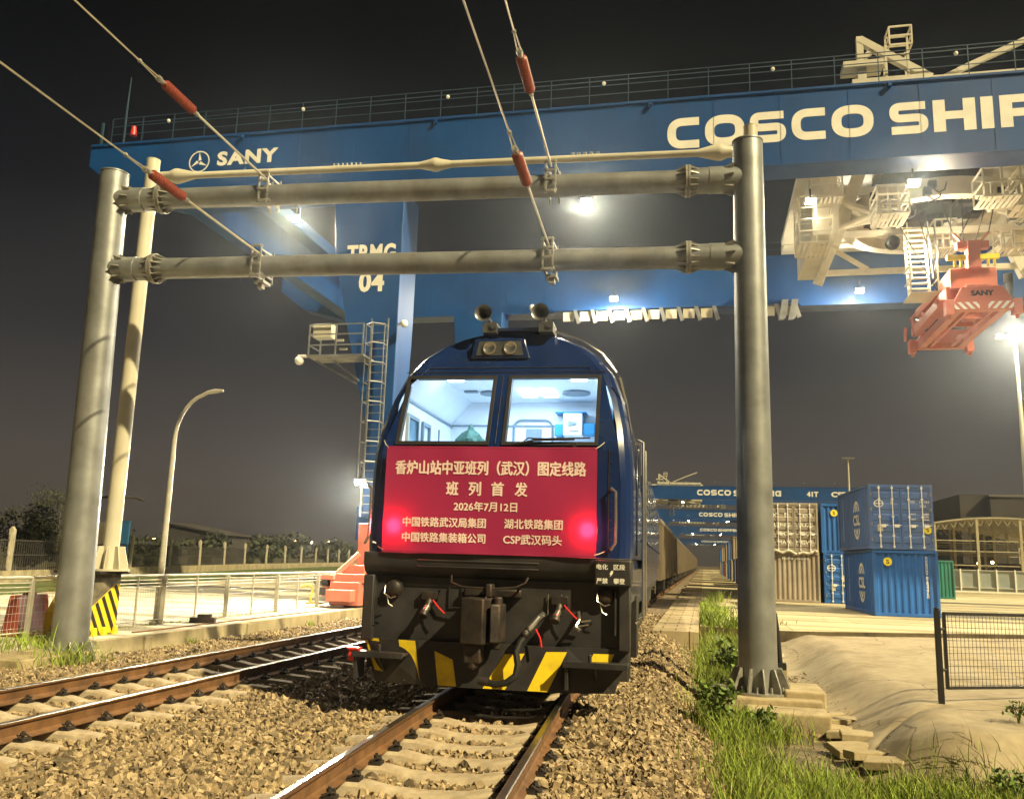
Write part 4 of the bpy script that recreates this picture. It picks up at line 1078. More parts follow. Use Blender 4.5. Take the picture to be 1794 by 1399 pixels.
def striped_faces(poly, ang, width, gap, y, off=0.0):
    """stripes at an angle, clipped to a convex polygon"""
    nx_, nz_ = math.cos(R(ang)), math.sin(R(ang)); d = [nx_ * p[0] + nz_ * p[1] for p in poly]; t = min(d) - 2 * (width + gap) + off; out = []
    while t < max(d):
        q = clip_poly(clip_poly(poly, nx_, nz_, t + width), -nx_, -nz_, -t)
        if len(q) > 2: out.append([(p[0], y, p[1]) for p in q])
        t += width + gap
    return out
for q in striped_faces([(-.74, .03), (.36, .03), (.36, 1.0), (.22, 1.0), (-.74, .38)], 32, .095, .115, .054):
    st.add([(y_, x_, z_) for x_, y_, z_ in q], [tuple(range(len(q)))])
st.build('black_stripes', M['black'], pb_, smooth=False)
c = MB(); c.add([(.0535, -.49, .56), (.0535, .20, 1.01), (.0535, .36, 1.01), (.0535, .36, 1.215), (.0535, -.49, 1.215)], [(0, 1, 2, 3, 4)])
c.build('rusty_corner', mat('rusty_grey_steel', (.16, .14, .10), .7, .2, .35, 5, .1, 20, dirt=(.05, .035, .02), dscale=4, damt=.8), pb_, smooth=False)
for y_ in (-.66, -.36, -.06, .28):
    c = MB(); c.prism([(y_ - .07, 0), (y_ + .07, 0), (y_ + .03, .16), (y_ - .03, .16)], .06, .13, 'yz'); c.build('anchor_foot', M['yellow'], ped, bevel=.006)
jb = thing('junction_box', 'pale junction boxes and cables strapped to the back of the left cream pole', 'junction box', (-12.45, 16.55, 1.2))
c = MB(); c.bx(-.16, .14, -.12, .12, .05, .46); c.bx(-.14, .12, -.12, .12, .52, .98); k = c.build('box', M['cream'], jb, bevel=.01)
c = MB(); c.bx(-.18, .40, -.14, .05, .47, .51); c.bx(-.2, .4, -.14, .05, .02, .05); c.tube([(.2, 0, -.2), (.24, -.05, .4), (.22, -.05, 1.0), (.30, -.08, 1.6), (.28, -.1, 1.9)], .03, 8); c.tube([(.1, -.05, .9), (.16, -.1, 1.2), (.26, -.1, 1.5)], .018, 6); c.tube([(-.1, 0, 1.5), (.3, 0, 1.52), (.75, -.05, 1.5), (.95, -.06, 1.44)], .03, 8); c.build('cable', M['dark'], jb)
ped2 = MB(); ped2.bx(.62, 1.44, 16.7, 17.6, -.8, -.02); ped2.bx(.74, 1.32, 16.85, 17.45, -.02, .08)
tag(ped2.build('pole_footing', M['block'], bevel=.02, smooth=False), 'small concrete footing of the hidden right cream pole behind the right grey post', 'footing')
c = MB(); c.tube([(1.30, 16.6, -.05), (1.26, 16.5, .5), (1.22, 16.45, .85), (1.13, 16.4, 1.0), (1.05, 16.42, 1.05)], [.055, .05, .045, .035, .03], 10); c.tube([(1.2, 16.45, .7), (1.06, 16.42, .72), (1.0, 16.4, .85)], .012, 6)
c.bx(1.12, 1.40, 16.5, 16.62, -.1, .02); tag(c.build('cable_riser', M['rubber']), 'bent black cable conduit rising beside the foot of the right grey post', 'conduit')
fb = MB(); fb.bx(.1, 1.78, 14.72, 16.2, -.9, -.352); fb.bx(1.24, 1.86, 15.0, 16.15, -.9, -.25); fb.bx(.62, 1.80, 14.0, 14.72, -.95, -.44)
tag(fb.build('post_foundation', M['block'], bevel=.03, smooth=False), 'stepped concrete foundation block under the right grey post', 'foundation')
# loose cover slabs down the ditch
rr = random.Random(3)
for k in range(8):
    y = 15.5 - k * .56; x = 1.98 + .12 * math.sin(k * 2.1)
    c = MB(); w_, d_, h_ = .20 + rr.random() * .10, .15 + rr.random() * .07, .05
    c.prism([(-w_, -d_), (w_ * rr.uniform(.7, 1), -d_ * rr.uniform(.7, 1)), (w_, d_ * rr.uniform(.2, .8)), (w_ * rr.uniform(.5, .9), d_), (-w_ * rr.uniform(.8, 1), d_)], -h_, h_, 'xy')
    o = c.build('cover_slab', M['block'], bevel=.012, smooth=False, loc=(x, y, float(zr(np.array([x]), np.array([y]))[0]) + .05), rotz=rr.uniform(-.3, .3)); o.rotation_euler.x = rr.uniform(-.12, .12); o.rotation_euler.y = rr.uniform(-.15, .05)
    tag(o, 'broken concrete cover slab in the row along the ditch beside the apron', 'slab', 'cover slabs along the ditch')

# ------------------------------------------------------------------ overhead wires with insulators
def wire(p0, p1, t0, t1, label):
    """from the portal bracket p0 towards and past the viewer; the insulator sits between t0 and t1"""
    p0, p1 = Vector(p0), Vector(p1); d = (p1 - p0).normalized()
    root = thing('overhead_wire', label, 'overhead wire', p0, 0, 'anchored overhead wires with insulators')
    o = Vector((0, 0, 0)); L = (p1 - p0).length
    c = MB(); c.cyl(o, d * (t0 - .05), .022, n=8); c.build('tie_rod', M['wire'], root)
    c = MB()
    for sx in (-.03, .03):
        e = d.cross(Vector((0, 0, 1))).normalized() * sx
        c.cyl(d * (t1 + .12) + e, d * (t1 + .62) + e * .3, .010, n=6)
    c.cyl(d * (t1 + .6), d * L, .013, n=6)
    c.build('wire', M['wire'], root)
    n_ = 13; prof = [(0, .03), (.02, .045)]
    for k in range(n_):
        a = .04 + (t1 - t0 - .08) * k / n_; s_ = (t1 - t0 - .08) / n_; prof += [(a, .034), (a + s_ * .30, .036), (a + s_ * .42, .084), (a + s_ * .55, .084), (a + s_ * .92, .034)]
    prof += [(t1 - t0 - .02, .045), (t1 - t0, .03)]
    c = MB(); c.lathe(d * t0, d, prof, 16); c.build('insulator', M['insul'], root)
    c = MB()
    for t in (t0 - .09, t1 + .02): c.cyl(d * t, d * (t + .09), .034, n=8); c.ball(d * t, .038, 8, 6)
    c.ball(d * (t1 + .62), .035, 8, 6); c.cyl(d * (t1 + .08), d * (t1 + .16), .05, n=6)
    c.build('end_fitting', M['galvbolt'], root)
wire((-8.28, 14.8, 8.82), (-8.05, 4.0, 8.86), 2.75, 3.65, 'upper overhead wire at left with its insulator against the black sky')
wire((-8.30, 14.8, 7.30), (-8.05, 3.0, 7.32), 2.75, 3.70, 'lower overhead wire at left with its insulator crossing the cream pole')
wire((-2.69, 15.0, 8.85), (-2.22, 4.5, 8.87), 2.65, 3.62, 'upper overhead wire above the locomotive with its insulator against the dark sky')
wire((-2.71, 15.05, 7.32), (-2.15, 3.0, 7.34), 2.70, 3.72, 'lower overhead wire above the locomotive with its insulator against the blue girder')

# ------------------------------------------------------------------ gantry crane (world scale, first one at y = 30)
crane = thing('gantry_crane', 'nearest blue gantry crane with large white lettering spanning the tracks above the locomotive', 'gantry crane', (0, 30, 0), 0, 'blue gantry cranes over the tracks')
BT, BB, XL, XR = 18.38, 15.52, -25.2, 44.0
def beam(name, y0, y1):
    c = MB()
    c.prism([(XL, BT), (XL, BT - .95), (XL + 1.5, BB + .75), (XL + 4.2, BB), (XR, BB), (XR, BT)], y0, y1)
    return c.build(name, M['crane'], crane, bevel=.03)
fbm = beam('front_girder', 0, 1.25)
rbm = beam('rear_girder', 17.6, 18.85)
for g_, y0 in ((fbm, -.06), (rbm, 17.54)):
    c = MB()
    c.bx(XL + 4.3, XR, y0, y0 + .058, BB, BB + .10); c.bx(XL + .05, XR, y0, y0 + .058, BT - .09, BT - .005)
    for k in range(24): c.bx(XL + 5 + k * 2.3, XL + 5.02 + k * 2.3, y0 + .048, y0 + .059, BB + .1, BT - .1)
    for k in range(6): c.bx(XL + 7 + k * 8.2, XL + 7.12 + k * 8.2, y0 - .1, y0 + .055, BT - .25, BT - .1)
    c.build('girder_flange', M['crane'], g_)
c = MB(); c.bx(XL + 4.2, XL + 5.0, 1.25, 17.6, BB + .02, BT - .4); c.bx(XL + 4.9, XL + 5.8, 1.25, 17.6, BB + 1.9, BT - .35); c.build('end_tie', M['crane'], crane, bevel=.02)
c = MB(); c.bx(XR - 1, XR, 1.25, 17.6, BB + .02, BT - .4); c.build('end_tie', M['crane'], crane, bevel=.02)
def leg(y0, side):
    c = MB(); d = 1.75
    prof_ = [(15.52, -13.95, -11.07), (13.0, -13.75, -11.07), (10.2, -13.1, -11.08), (6.5, -12.15, -11.10), (3.0, -12.0, -11.15)]
    vs = []
    for z, x0, x1 in prof_:
        dd = d if z > 9 else d * .85
        vs += [(x0, y0, z), (x1, y0, z), (x1, y0 + dd, z), (x0, y0 + dd, z)]
    if side: vs = [(x + 48.0, y, z) for x, y, z in vs]
    fs = [(0, 1, 2, 3)]
    for i in range(len(prof_) - 1):
        for k in range(4): fs.append((4 * i + k, 4 * i + (k + 1) % 4, 4 * i + 4 + (k + 1) % 4, 4 * i + 4 + k))
    fs.append(tuple(4 * (len(prof_) - 1) + k for k in range(4)))
    c.add(vs, fs)
    return c.build('leg', M['crane'], crane, bevel=.02)
fl = leg(0.02, 0); leg(17.0, 0); leg(0.02, 1); leg(17.0, 1)
for dx in (0, 48.0):
    c = MB(); c.bx(-12.4 + dx, -11.2 + dx, .4, 18.2, 2.2, 3.4); c.build('sill_beam', M['crane'], crane, bevel=.03)
    for y0 in (-1.9, 16.4):
        c = MB()
        c.bx(-12.45 + dx, -11.15 + dx, y0 + .3, y0 + 2.6, .72, 1.02); c.bx(-12.1 + dx, -11.3 + dx, y0 + .6, y0 + 2.4, 1.02, 1.32); c.bx(-11.75 + dx, -11.3 + dx, y0 + 1.0, y0 + 2.2, 1.32, 2.75)
        c.bx(-12.7 + dx, -12.2 + dx, y0 + .1, y0 + .6, .8, .98); c.bar((-12.2 + dx, y0 + .4, 1.0), (-11.6 + dx, y0 + .8, 1.7), .16)
        for yy in (y0 + .1, y0 + 1.6): c.bx(-12.3 + dx, -11.25 + dx, yy, yy + 1.25, -.02, .75); c.bx(-12.62 + dx, -12.3 + dx, yy + .1, yy + .6, .25, .6)
        c.bx(-12.25 + dx, -11.35 + dx, y0 - .35, y0 + .1, .12, .5)
        bo = c.build('gantry_bogie', M['spreader'], crane, bevel=.02)
        c = MB()
        for yy in (y0 + .7, y0 + 2.2): c.cyl((-11.95 + dx, yy, .22), (-11.55 + dx, yy, .22), .32, n=24)
        c.bx(-12.62 + dx, -12.4 + dx, y0 - .02, y0 + .03, .3, .55); c.cyl((-12.9 + dx, y0 + .3, .8), (-12.4 + dx, y0 + .3, .8), .2, n=16); c.build('wheel', M['dark'], bo)
        c = MB(); c.tube([(-13.0 + dx, y0 + .1, .0), (-12.9 + dx, y0 + .1, .5), (-13.1 + dx, y0 + .2, .6), (-13.35 + dx, y0 + .2, .55)], .05, 8); c.bx(-13.1 + dx, -12.6 + dx, y0 + .0, y0 + .3, -.02, .04); c.build('rail_clamp', M['yellow'], bo)
# lettering of the front girder
c = MB(); xe = wide_word(c, 'COSCO', -1.17, 16.40, 1.17, -.012, gap=.13)
wide_word(c, 'SHIPPING', 6.42, 16.36, 1.17, -.012, gap=.14); c.build('girder_lettering', M['letter'], fbm, smooth=False)
lettering('girder_lettering', '41T', 22.4, 16.9, 2.3, 1.05, -.012, M['letter'], fbm, bold=.03, embolden=.02)
lettering('girder_lettering', 'CSP', 27.6, 16.9, 3.0, 1.05, -.012, M['letter'], fbm, bold=.03, embolden=.04)
lettering('girder_lettering', 'SANY', -17.85, 17.33, 2.65, .60, -.012, M['letter'], fbm, bold=.03, spacing=1.15, embolden=.018)
c = MB(); ex, ez, er = -20.0, 17.27, .44
stroke_strip(c, [(ex + er * math.cos(R(a)), ez + er * math.sin(R(a))) for a in range(0, 360, 10)], .055, -.012, True)
for a in (92, 212, 332):
    u, v = (math.cos(R(a)), math.sin(R(a))), (math.cos(R(a + 62)), math.sin(R(a + 62)))
    c.add([(ex + u[0] * er * .97, -.014, ez + u[1] * er * .97), (ex + math.cos(R(a + 150)) * .17, -.014, ez + math.sin(R(a + 150)) * .17), (ex + math.cos(R(a + 60)) * .07, -.014, ez + math.sin(R(a + 60)) * .07)], [(0, 1, 2)])
    c.add([(ex + u[0] * er * .97, -.015, ez + u[1] * er * .97), (ex + math.cos(R(a - 62)) * .12, -.015, ez + math.sin(R(a - 62)) * .12), (ex + math.cos(R(a + 40)) * .05, -.015, ez + math.sin(R(a + 40)) * .05)], [(0, 1, 2)])
c.build('emblem', M['letter'], fbm, smooth=False)
lettering('leg_lettering', 'TRMG', -12.28, 12.98, 1.95, .74, .004, M['letter'], fl, bold=.03, spacing=1.1, embolden=.012)
lettering('leg_lettering', '04', -12.2, 11.86, 1.0, .80, .004, M['letter'], fl, bold=.03, spacing=1.1, embolden=.012)
# walkway railings on both girders
for g_, y0 in ((fbm, .05), (rbm, 18.7)):
    c = MB()
    for k in range(48): c.bar((XL + .9 + k * 1.45, y0, BT), (XL + .9 + k * 1.45, y0, BT + 1.15), .03)
    for z in (.42, .78, 1.15): c.bar((XL + .9, y0, BT + z), (XR, y0, BT + z), .024)
    c.bar((XL + .9, y0 + 1.0, BT + 1.5), (XR, y0 + 1.0, BT + 1.7), .03)
    c.build('walkway_railing', M['crane_rail'], g_, smooth=False)
    c = MB()
    for k in range(9): c.ball((XL + 3.6 + k * 6.05, y0 - .08, BT + .82), .075, 8, 6)
    c.build('walkway_lamp', M['letter'], g_)
c = MB(); c.tube([(XL + 1.3, .3, BT), (XL + 1.3, .3, BT + 1.8), (XL + 1.33, .3, BT + 3.2)], [.05, .04, .02], 8); c.ball((XL + 1.3, .3, BT + 1.75), .06, 8, 6); c.bar((XL + .3, .2, BT - .1), (XL + .3, .2, BT + 1.1), .09); c.build('mast', M['crane_rail'], crane)
c = MB(); c.cyl((XL + 1.9, .1, BT + .35), (XL + 1.9, .1, BT + .75), .14, .1, n=12); c.build('beacon', M['redhandle'], crane)
# festoon cables under the rear girder
c = MB(); c.bx(-8.2, 5.2, 17.2, 17.52, 15.52, 15.72); c.build('festoon_track', M['crane'], rbm, bevel=.01)
for k in range(11):
    x = -7.6 + k * .95 + (.0 if k < 9 else 2.3)
    if k == 9: w_ = .3
    c = MB(); c.bx(x, x + .62, 17.25, 17.30, 14.92, 15.45); lp = c.build('festoon_loop', M['trolley'], rbm, bevel=.01)
    c = MB(); c.prism([(x + .60, 15.52), (x + .80, 15.52), (x + 1.02, 14.80), (x + .82, 14.72)], 17.05, 17.2); c.build('festoon_strap', M['galv'], lp)
for x in (4.25, 4.75):
    c = MB(); c.prism([(x, 15.7), (x + .32, 15.7), (x + .18, 14.75), (x + .02, 14.62), (x - .22, 14.62)], 16.9, 17.15); c.build('festoon_strap', M['galv'], rbm)
# floodlights slung under the girders and on the leg
def floodlight(x, y, z, power, aim=(0, -.25, -1), size=.16, spot=True, parent=crane, col_=(1, .88, .62), cone=130):
    c = MB(); c.bx(x - .22, x + .22, y - .12, y + .12, z, z + .16); c.bar((x, y, z + .16), (x, y + (1.3 if y > 16 else 0), z + .6), .06); k = c.build('floodlight', M['dark'], parent, bevel=.01)
    c = MB(); c.bx(x - .19, x + .19, y - .10, y + .10, z - .03, z - .002); c.bx(x - .19, x + .19, y - .14, y - .121, z + .01, z + .14); c.build('lamp_lens', M['lamp_warm'], k)
    d = bpy.data.lights.new('floodlight_beam', 'SPOT' if spot else 'POINT'); d.energy = power; d.color = col_; d.shadow_soft_size = size
    if spot: d.spot_size = R(cone); d.spot_blend = .6
    o = bpy.data.objects.new('floodlight_beam', d); col.objects.link(o); o.parent = parent; o.location = (x, y - .2, z - .12)
    o.rotation_euler = Vector(aim).to_track_quat('-Z', 'Y').to_euler()
for x, pw_ in ((-15.9, 3400), (-4.15, 3400), (7.25, 1300), (18.6, 3400)): floodlight(x, .8, 14.85, pw_, (0, -.35, -1), .12, True, crane, (1, .88, .62), 165)
for x in (-4.6, 7.95): floodlight(x, 15.8, 15.65, 850, (0, -.2, -1), .12, False)
c = MB(); c.bar((-15.9, 1.05, 15.5), (-15.9, 1.05, 15.0), .05); c.build('lamp_hanger', M['crane'], crane)
floodlight(-11.9, -.55, 4.15, 3500, (-.5, -.6, -.6), .2, True, crane, (1, .9, .7), 150)
# leg platform, caged ladder, cameras
c = MB()
for z in (8.72,): c.bx(-14.1, -11.9, -1.1, -.02, z, z + .07)
for x, y in ((-14.05, -1.08), (-13.0, -1.08), (-11.95, -1.08), (-14.05, -.1)): c.bar((x, y, 8.75), (x, y, 9.92), .05)
for z in (9.15, 9.55, 9.92): c.bar((-14.05, -1.08, z), (-11.95, -1.08, z), .045); c.bar((-14.05, -1.08, z), (-14.05, -.1, z), .045)
c.bar((-14.0, -.5, 8.7), (-12.5, -.1, 7.9), .07); c.bar((-13.3, -.5, 8.7), (-12.4, -.1, 8.0), .06)
c.build('leg_platform', M['galv'], fl, smooth=False)
c = MB(); c.bx(-13.95, -13.25, -1.0, -.6, 9.45, 9.98); c.bx(-13.1, -12.75, -1.0, -.9, 9.3, 9.38); c.bx(-12.9, -12.6, -1.0, -.9, 8.98, 9.05); c.build('control_box', M['cream'], fl, bevel=.01)
c = MB()
for x in (-11.95, -11.30): c.bar((x, -.35, 3.0), (x, -.35, 10.3), .05)
for k in range(24): c.bar((-11.95, -.35, 3.15 + k * .3), (-11.30, -.35, 3.15 + k * .3), .03)
for k in range(9):
    z = 4.2 + k * .72
    c.tube([(-11.95, -.35, z), (-11.98, -.75, z), (-11.63, -1.02, z), (-11.27, -.75, z), (-11.30, -.35, z)], .022, 6)
for x, y in ((-11.98, -.75), (-11.63, -1.02), (-11.27, -.75)): c.bar((x, y, 4.2), (x, y, 10.0), .03)
c.build('caged_ladder', M['galv'], fl, smooth=False)
c = MB(); c.bx(-14.45, -14.15, -1.1, -.9, 8.72, 8.80); c.ball((-14.42, -1.0, 8.6), .17, 12, 8); c.ball((-10.72, -.25, 10.1), .15, 12, 8); c.bar((-11.1, 0.2, 10.2), (-10.72, -.25, 10.2), .06); c.ball((-9.4, 17.3, 15.8), .2, 10, 8); c.build('dome_camera', M['white'], crane)

# trolley with its slewing ring (rolls along the girders, so a thing of its own)
tro = thing('crane_trolley', 'cream crane trolley with slewing ring and access ladders hanging between the blue girders', 'crane trolley', (9.6, 30, 0), 0, 'crane trolleys')
def tx(x): return x - 9.6
c = MB()
for (a, e, w_) in (((6.65, 7, 18.3), (5.45, 7, 14.95), .52), ((13.2, 7, 18.3), (14.4, 7, 14.95), .52), ((6.65, 12, 18.3), (5.45, 12, 14.95), .46), ((13.2, 12, 18.3), (14.4, 12, 14.95), .46)):
    c.bar((tx(a[0]), a[1], a[2]), (tx(e[0]), e[1], e[2]), w_, .45, (0, 1, 0))
for y in (7, 12): c.bar((tx(5.6), y, 15.45), (tx(14.3), y, 15.45), .22, .26); c.bar((tx(6.2), y, 17.3), (tx(13.6), y, 17.3), .3, .35)
c.bar((tx(5.5), 7, 15.1), (tx(5.5), 12, 15.1), .3, .35); c.bar((tx(14.4), 7, 15.1), (tx(14.4), 12, 15.1), .3, .35)
for s, x0 in ((1, 6.2), (-1, 13.7)):
    c.bar((tx(x0), 7, 16.6), (tx(x0 + s * 1.5), 7, 15.55), .2); c.bar((tx(x0 - s * .4), 7, 15.8), (tx(x0 + s * 1.9), 7, 15.55 + .6), .16); c.bar((tx(x0), 12, 16.6), (tx(x0 + s * 1.5), 12, 15.55), .2)
c.bx(tx(4.2), tx(15.2), 2.2, 16.2, 18.45, 18.75)
c.bx(tx(4.3), tx(15.1), 1.4, 2.3, 18.4, 18.8); c.bx(tx(4.3), tx(15.1), 16.0, 17.5, 18.4, 18.8)
c.bx(tx(4.55), tx(5.6), 6.2, 12.2, 15.2, 17.9)
c.bx(tx(12.8), tx(15.0), 6.0, 10.0, 15.6, 17.2)
c.build('frame', M['trolley'], tro, bevel=.02)
c = MB()
n_ = 48
for (r0, r1, z0, z1) in ((2.95, 3.45, 16.25, 17.0), (2.3, 2.95, 16.75, 16.95)):
    vs = []
    for k in range(n_):
        a = 2 * math.pi * k / n_
        for r, z in ((r0, z0), (r1, z0), (r1, z1), (r0, z1)): vs.append((r * math.cos(a), 8.6 + r * math.sin(a), z))
    fs = []
    for k in range(n_):
        j = (k + 1) % n_
        for q in range(4): fs.append((4 * k + q, 4 * k + (q + 1) % 4, 4 * j + (q + 1) % 4, 4 * j + q))
    c.add(vs, fs)
c.build('slewing_ring', M['trolley'], tro)
c = MB(); c.cyl((0, 8.6, 17.1), (0, 8.6, 18.3), 2.2, n=36)
for k in range(26):
    a = rr.uniform(0, 6.28); r = rr.uniform(.6, 2.6); x, y = r * math.cos(a), 8.6 + r * math.sin(a); s_ = rr.uniform(.15, .4); c.bx(x - s_, x + s_, y - s_, y + s_, 16.7 + rr.random() * .3, 17.3)
c.build('hoist_machinery', M['dark'], tro)
for s_ in (-1, 1):                                     # curved arms bracing the ring to the legs
    c = MB(); c.tube([(s_ * 4.0, 7.0, 17.4), (s_ * 3.5, 6.6, 16.6), (s_ * 2.7, 6.3, 16.1), (s_ * 1.6, 6.0, 15.9)], .16, 8); c.tube([(s_ * 4.2, 7.0, 15.6), (s_ * 3.2, 6.5, 15.9), (s_ * 2.2, 6.2, 16.1)], .13, 8)
    c.build('ring_brace', M['trolley'], tro)
for k in range(14):
    a = rr.uniform(3.4, 6.0); r_ = rr.uniform(2.6, 3.6); x, y = r_ * math.cos(a), 8.6 + r_ * math.sin(a); z = rr.uniform(15.7, 16.6)
    c = MB(); c.bx(x - .14, x + .14, y - .14, y + .14, z, z + rr.uniform(.2, .5)); c.tube([(x, y, z), (x + .2, y - .1, z - .25), (x + .45, y, z - .1), (x + .6, y + .1, z + .4)], .03, 6); c.build('ring_motor', M['dark'] if k % 3 else M['galv'], tro)
def cage(x0, x1, y0, y1, z0, z1, nx=3, nz=3):
    c = MB()
    for x in np.linspace(x0, x1, nx):
        for y in (y0, y1): c.bar((tx(x), y, z0), (tx(x), y, z1), .06)
    for z in np.linspace(z0, z1, nz):
        for y in (y0, y1): c.bar((tx(x0), y, z), (tx(x1), y, z), .055)
        for x in (x0, x1): c.bar((tx(x), y0, z), (tx(x), y1, z), .055)
    for k in range(7): c.bx(tx(x0) + (x1 - x0) * k / 7, tx(x0) + (x1 - x0) * (k + .62) / 7, y0, y1, z0 - .03, z0)
    c.build('access_cage', M['trolley'], tro, smooth=False)
cage(3.95, 5.25, 5.4, 7.2, 14.62, 16.6, 3, 5); cage(4.5, 5.7, 5.6, 6.4, 16.6, 17.75, 4, 3); cage(6.5, 7.6, 3.0, 4.4, 14.75, 15.85, 4, 4); cage(10.15, 11.4, 3.0, 4.2, 15.2, 16.3, 3, 3)
cage(9.55, 10.4, 7.4, 8.6, 14.85, 16.1, 4, 4); cage(11.6, 13.3, 4.0, 5.2, 15.2, 16.3, 4, 3); cage(11.9, 13.6, 7.0, 8.0, 14.6, 15.6, 5, 3)
c = MB()
for x in (8.10, 8.86):
    c.bar((tx(x), 6.0, 12.35), (tx(x), 6.4, 15.4), .10, .06); c.bar((tx(x), 5.4, 12.9), (tx(x), 5.8, 15.4), .04)
for k in range(13): c.bar((tx(8.10), 6.0 + k * .032, 12.45 + k * .235), (tx(8.86), 6.0 + k * .032, 12.45 + k * .235), .22, .04)
c.bx(tx(8.0), tx(9.0), 5.2, 6.6, 12.28, 12.34)
for x in (8.0, 9.0): c.bar((tx(x), 5.2, 12.3), (tx(x), 5.2, 13.4), .05); c.bar((tx(x), 5.2, 13.4), (tx(x), 6.2, 13.4), .05); c.bar((tx(x), 5.2, 12.85), (tx(x), 6.2, 12.85), .04)
c.build('hanging_ladder', M['trolley'], tro, smooth=False)
c = MB()
for k in range(12): c.bx(tx(6.4) + k * .27, tx(6.4) + k * .27 + .2, 13.8, 14.2, 17.60, 17.66)
c.bx(tx(6.3), tx(9.9), 13.75, 14.25, 17.5, 17.59); c.build('cable_walkway', M['trolley'], tro, smooth=False)
c = MB(); c.cyl((tx(7.75), 6.7, 14.95), (tx(7.75), 6.95, 14.95), .28, n=20); c.cyl((tx(7.75), 6.65, 14.95), (tx(7.75), 6.7, 14.95), .1, n=12); c.build('pulley', M['dark'], tro)
# upper works above the girder
c = MB()
for a, e, w_ in (((5.83, 1.5, 18.4), (5.83, 1.5, 21.05), .24), ((5.83, 1.5, 20.95), (8.2, 1.5, 19.2), .26), ((5.95, 1.5, 20.2), (6.45, 1.5, 20.65), .18), ((11.4, 1.5, 20.4), (9.1, 1.5, 19.4), .18), ((9.1, 1.5, 19.4), (8.0, 1.5, 18.9), .16), ((11.4, 1.5, 20.4), (14, 1.5, 21.4), .18)):
    c.bar((tx(a[0]), a[1], a[2]), (tx(e[0]), e[1], e[2]), w_, w_, (0, 1, 0))
c.bx(tx(5.2), tx(6.6), 1.2, 2.0, 19.75, 19.98); c.bx(tx(5.5), tx(8.0), 1.3, 2.2, 18.75, 19.3); c.bx(tx(8.2), tx(14.8), 1.3, 2.6, 18.75, 19.2); c.bx(tx(5.7), tx(6.0), 1.3, 1.8, 19.3, 19.75)
for x in (6.7, 7.45): c.bar((tx(x), 1.4, 19.2), (tx(x), 1.4, 20.6), .08); c.bar((tx(x) + .05, 2.0, 19.2), (tx(x) + .05, 2.0, 20.6), .06)
for z in (20.6, 20.95, 21.32): 
    for p, q in (((6.85, 1.4), (7.62, 1.4)), ((6.85, 2.1), (7.62, 2.1)), ((6.85, 1.4), (6.85, 2.1)), ((7.62, 1.4), (7.62, 2.1))): c.bar((tx(p[0]), p[1], z), (tx(q[0]), q[1], z), .055)
for x in (6.85, 7.62):
    for y in (1.4, 2.1): c.bar((tx(x), y, 20.6), (tx(x), y, 21.32), .055)
c.build('upper_works', M['trolley'], tro, smooth=False)
# lamps on the trolley
floodlight(tx(4.41), 5.4, 16.3, 220, (.3, -.5, -1), .1, True, tro)
d = bpy.data.lights.new('trolley_worklight', 'POINT'); d.energy = 420; d.color = (1, .86, .6); d.shadow_soft_size = .3
o = bpy.data.objects.new('trolley_worklight', d); col.objects.link(o); o.parent = tro; o.location = (tx(8.9), 5.2, 13.9)

# spreader hanging on ropes
spr = thing('container_spreader', 'pinkish red container spreader frame hanging on ropes at upper right', 'spreader', (10.2, 37.2, 0))
c = MB()
for y in (-3.0, 3.0):
    c.bx(-1.24, 1.24, y - .16, y + .16, 11.22, 11.55)
    for s in (-1, 1): c.bx(s * 1.15 - .14, s * 1.15 + .14, y - .22, y + .22, 11.05, 11.62); c.cyl((s * 1.15, y, 10.9), (s * 1.15, y, 11.1), .06, n=10)
c.prism([(-1.0, 11.55), (1.0, 11.55), (.70, 12.12), (-.70, 12.12)], -3.14, -2.9); c.prism([(-1.0, 11.55), (1.0, 11.55), (.70, 12.0), (-.70, 12.0)], 2.9, 3.14)
for s in (-1, 1): c.bx(s * .78 - .14, s * .78 + .14, -2.84, 2.84, 11.25, 11.6); c.bx(s * .42 - .06, s * .42 + .06, -2.84, 2.84, 11.28, 11.48)
for y in (-1.6, -.4, .8, 2.0): c.bx(-.64, .64, y - .05, y + .05, 11.3, 11.5)
c.bx(-1.25, -.92, -1.8, 2.6, 11.7, 12.05)
c.build('frame', M['spreader'], spr, bevel=.015)
c = MB()
c.bx(-.82, .82, -2.2, -.6, 12.35, 13.15); c.bx(-.82, .82, .6, 2.2, 12.35, 13.0); c.bx(-.95, -.6, -2.0, 2.4, 12.0, 12.5); c.bx(.6, .95, -2.0, 2.0, 12.0, 12.5)
c.bx(-.2, .25, -2.4, -1.9, 13.1, 14.2); c.bx(-.55, .6, -2.3, -2.0, 13.9, 14.2); c.bx(-.4, .4, -2.6, -.4, 12.0, 12.4); c.bar((-1.2, 1.2, 12.3), (-.6, -1.2, 12.9), .35, .3)
for s in (-1, 1): c.bar((s * .25, -2.2, 14.1), (s * .62, -2.2, 14.55), .10); c.bar((s * .1, -1.4, 14.1), (s * .45, -1.2, 14.6), .10)
c.build('headblock', M['spreader'], spr, bevel=.015)
c = MB()
for x in (-.62, .55): c.bx(x - .34, x + .34, -2.42, -2.28, 13.42, 13.62); c.bx(x - .1, x - .02, -2.42, -2.3, 13.15, 13.42); c.bx(x + .12, x + .2, -2.42, -2.3, 13.15, 13.42)
c.build('yellow_guard', M['yellow_s'], spr, bevel=.01)
lettering('spreader_lettering', 'SANY', -.02, 11.86, .78, .20, -3.148, M['black'], spr, bold=.03, embolden=.008)
c = MB()
for poly, an, y in (([(-1.2, 11.25), (-.15, 11.25), (-.15, 11.52), (-1.2, 11.52)], 40, -3.168), ([(.15, 11.25), (1.2, 11.25), (1.2, 11.52), (.15, 11.52)], 140, -3.168)):
    for q in striped_faces(poly, an, .10, .10, y): c.add(q, [tuple(range(len(q)))])
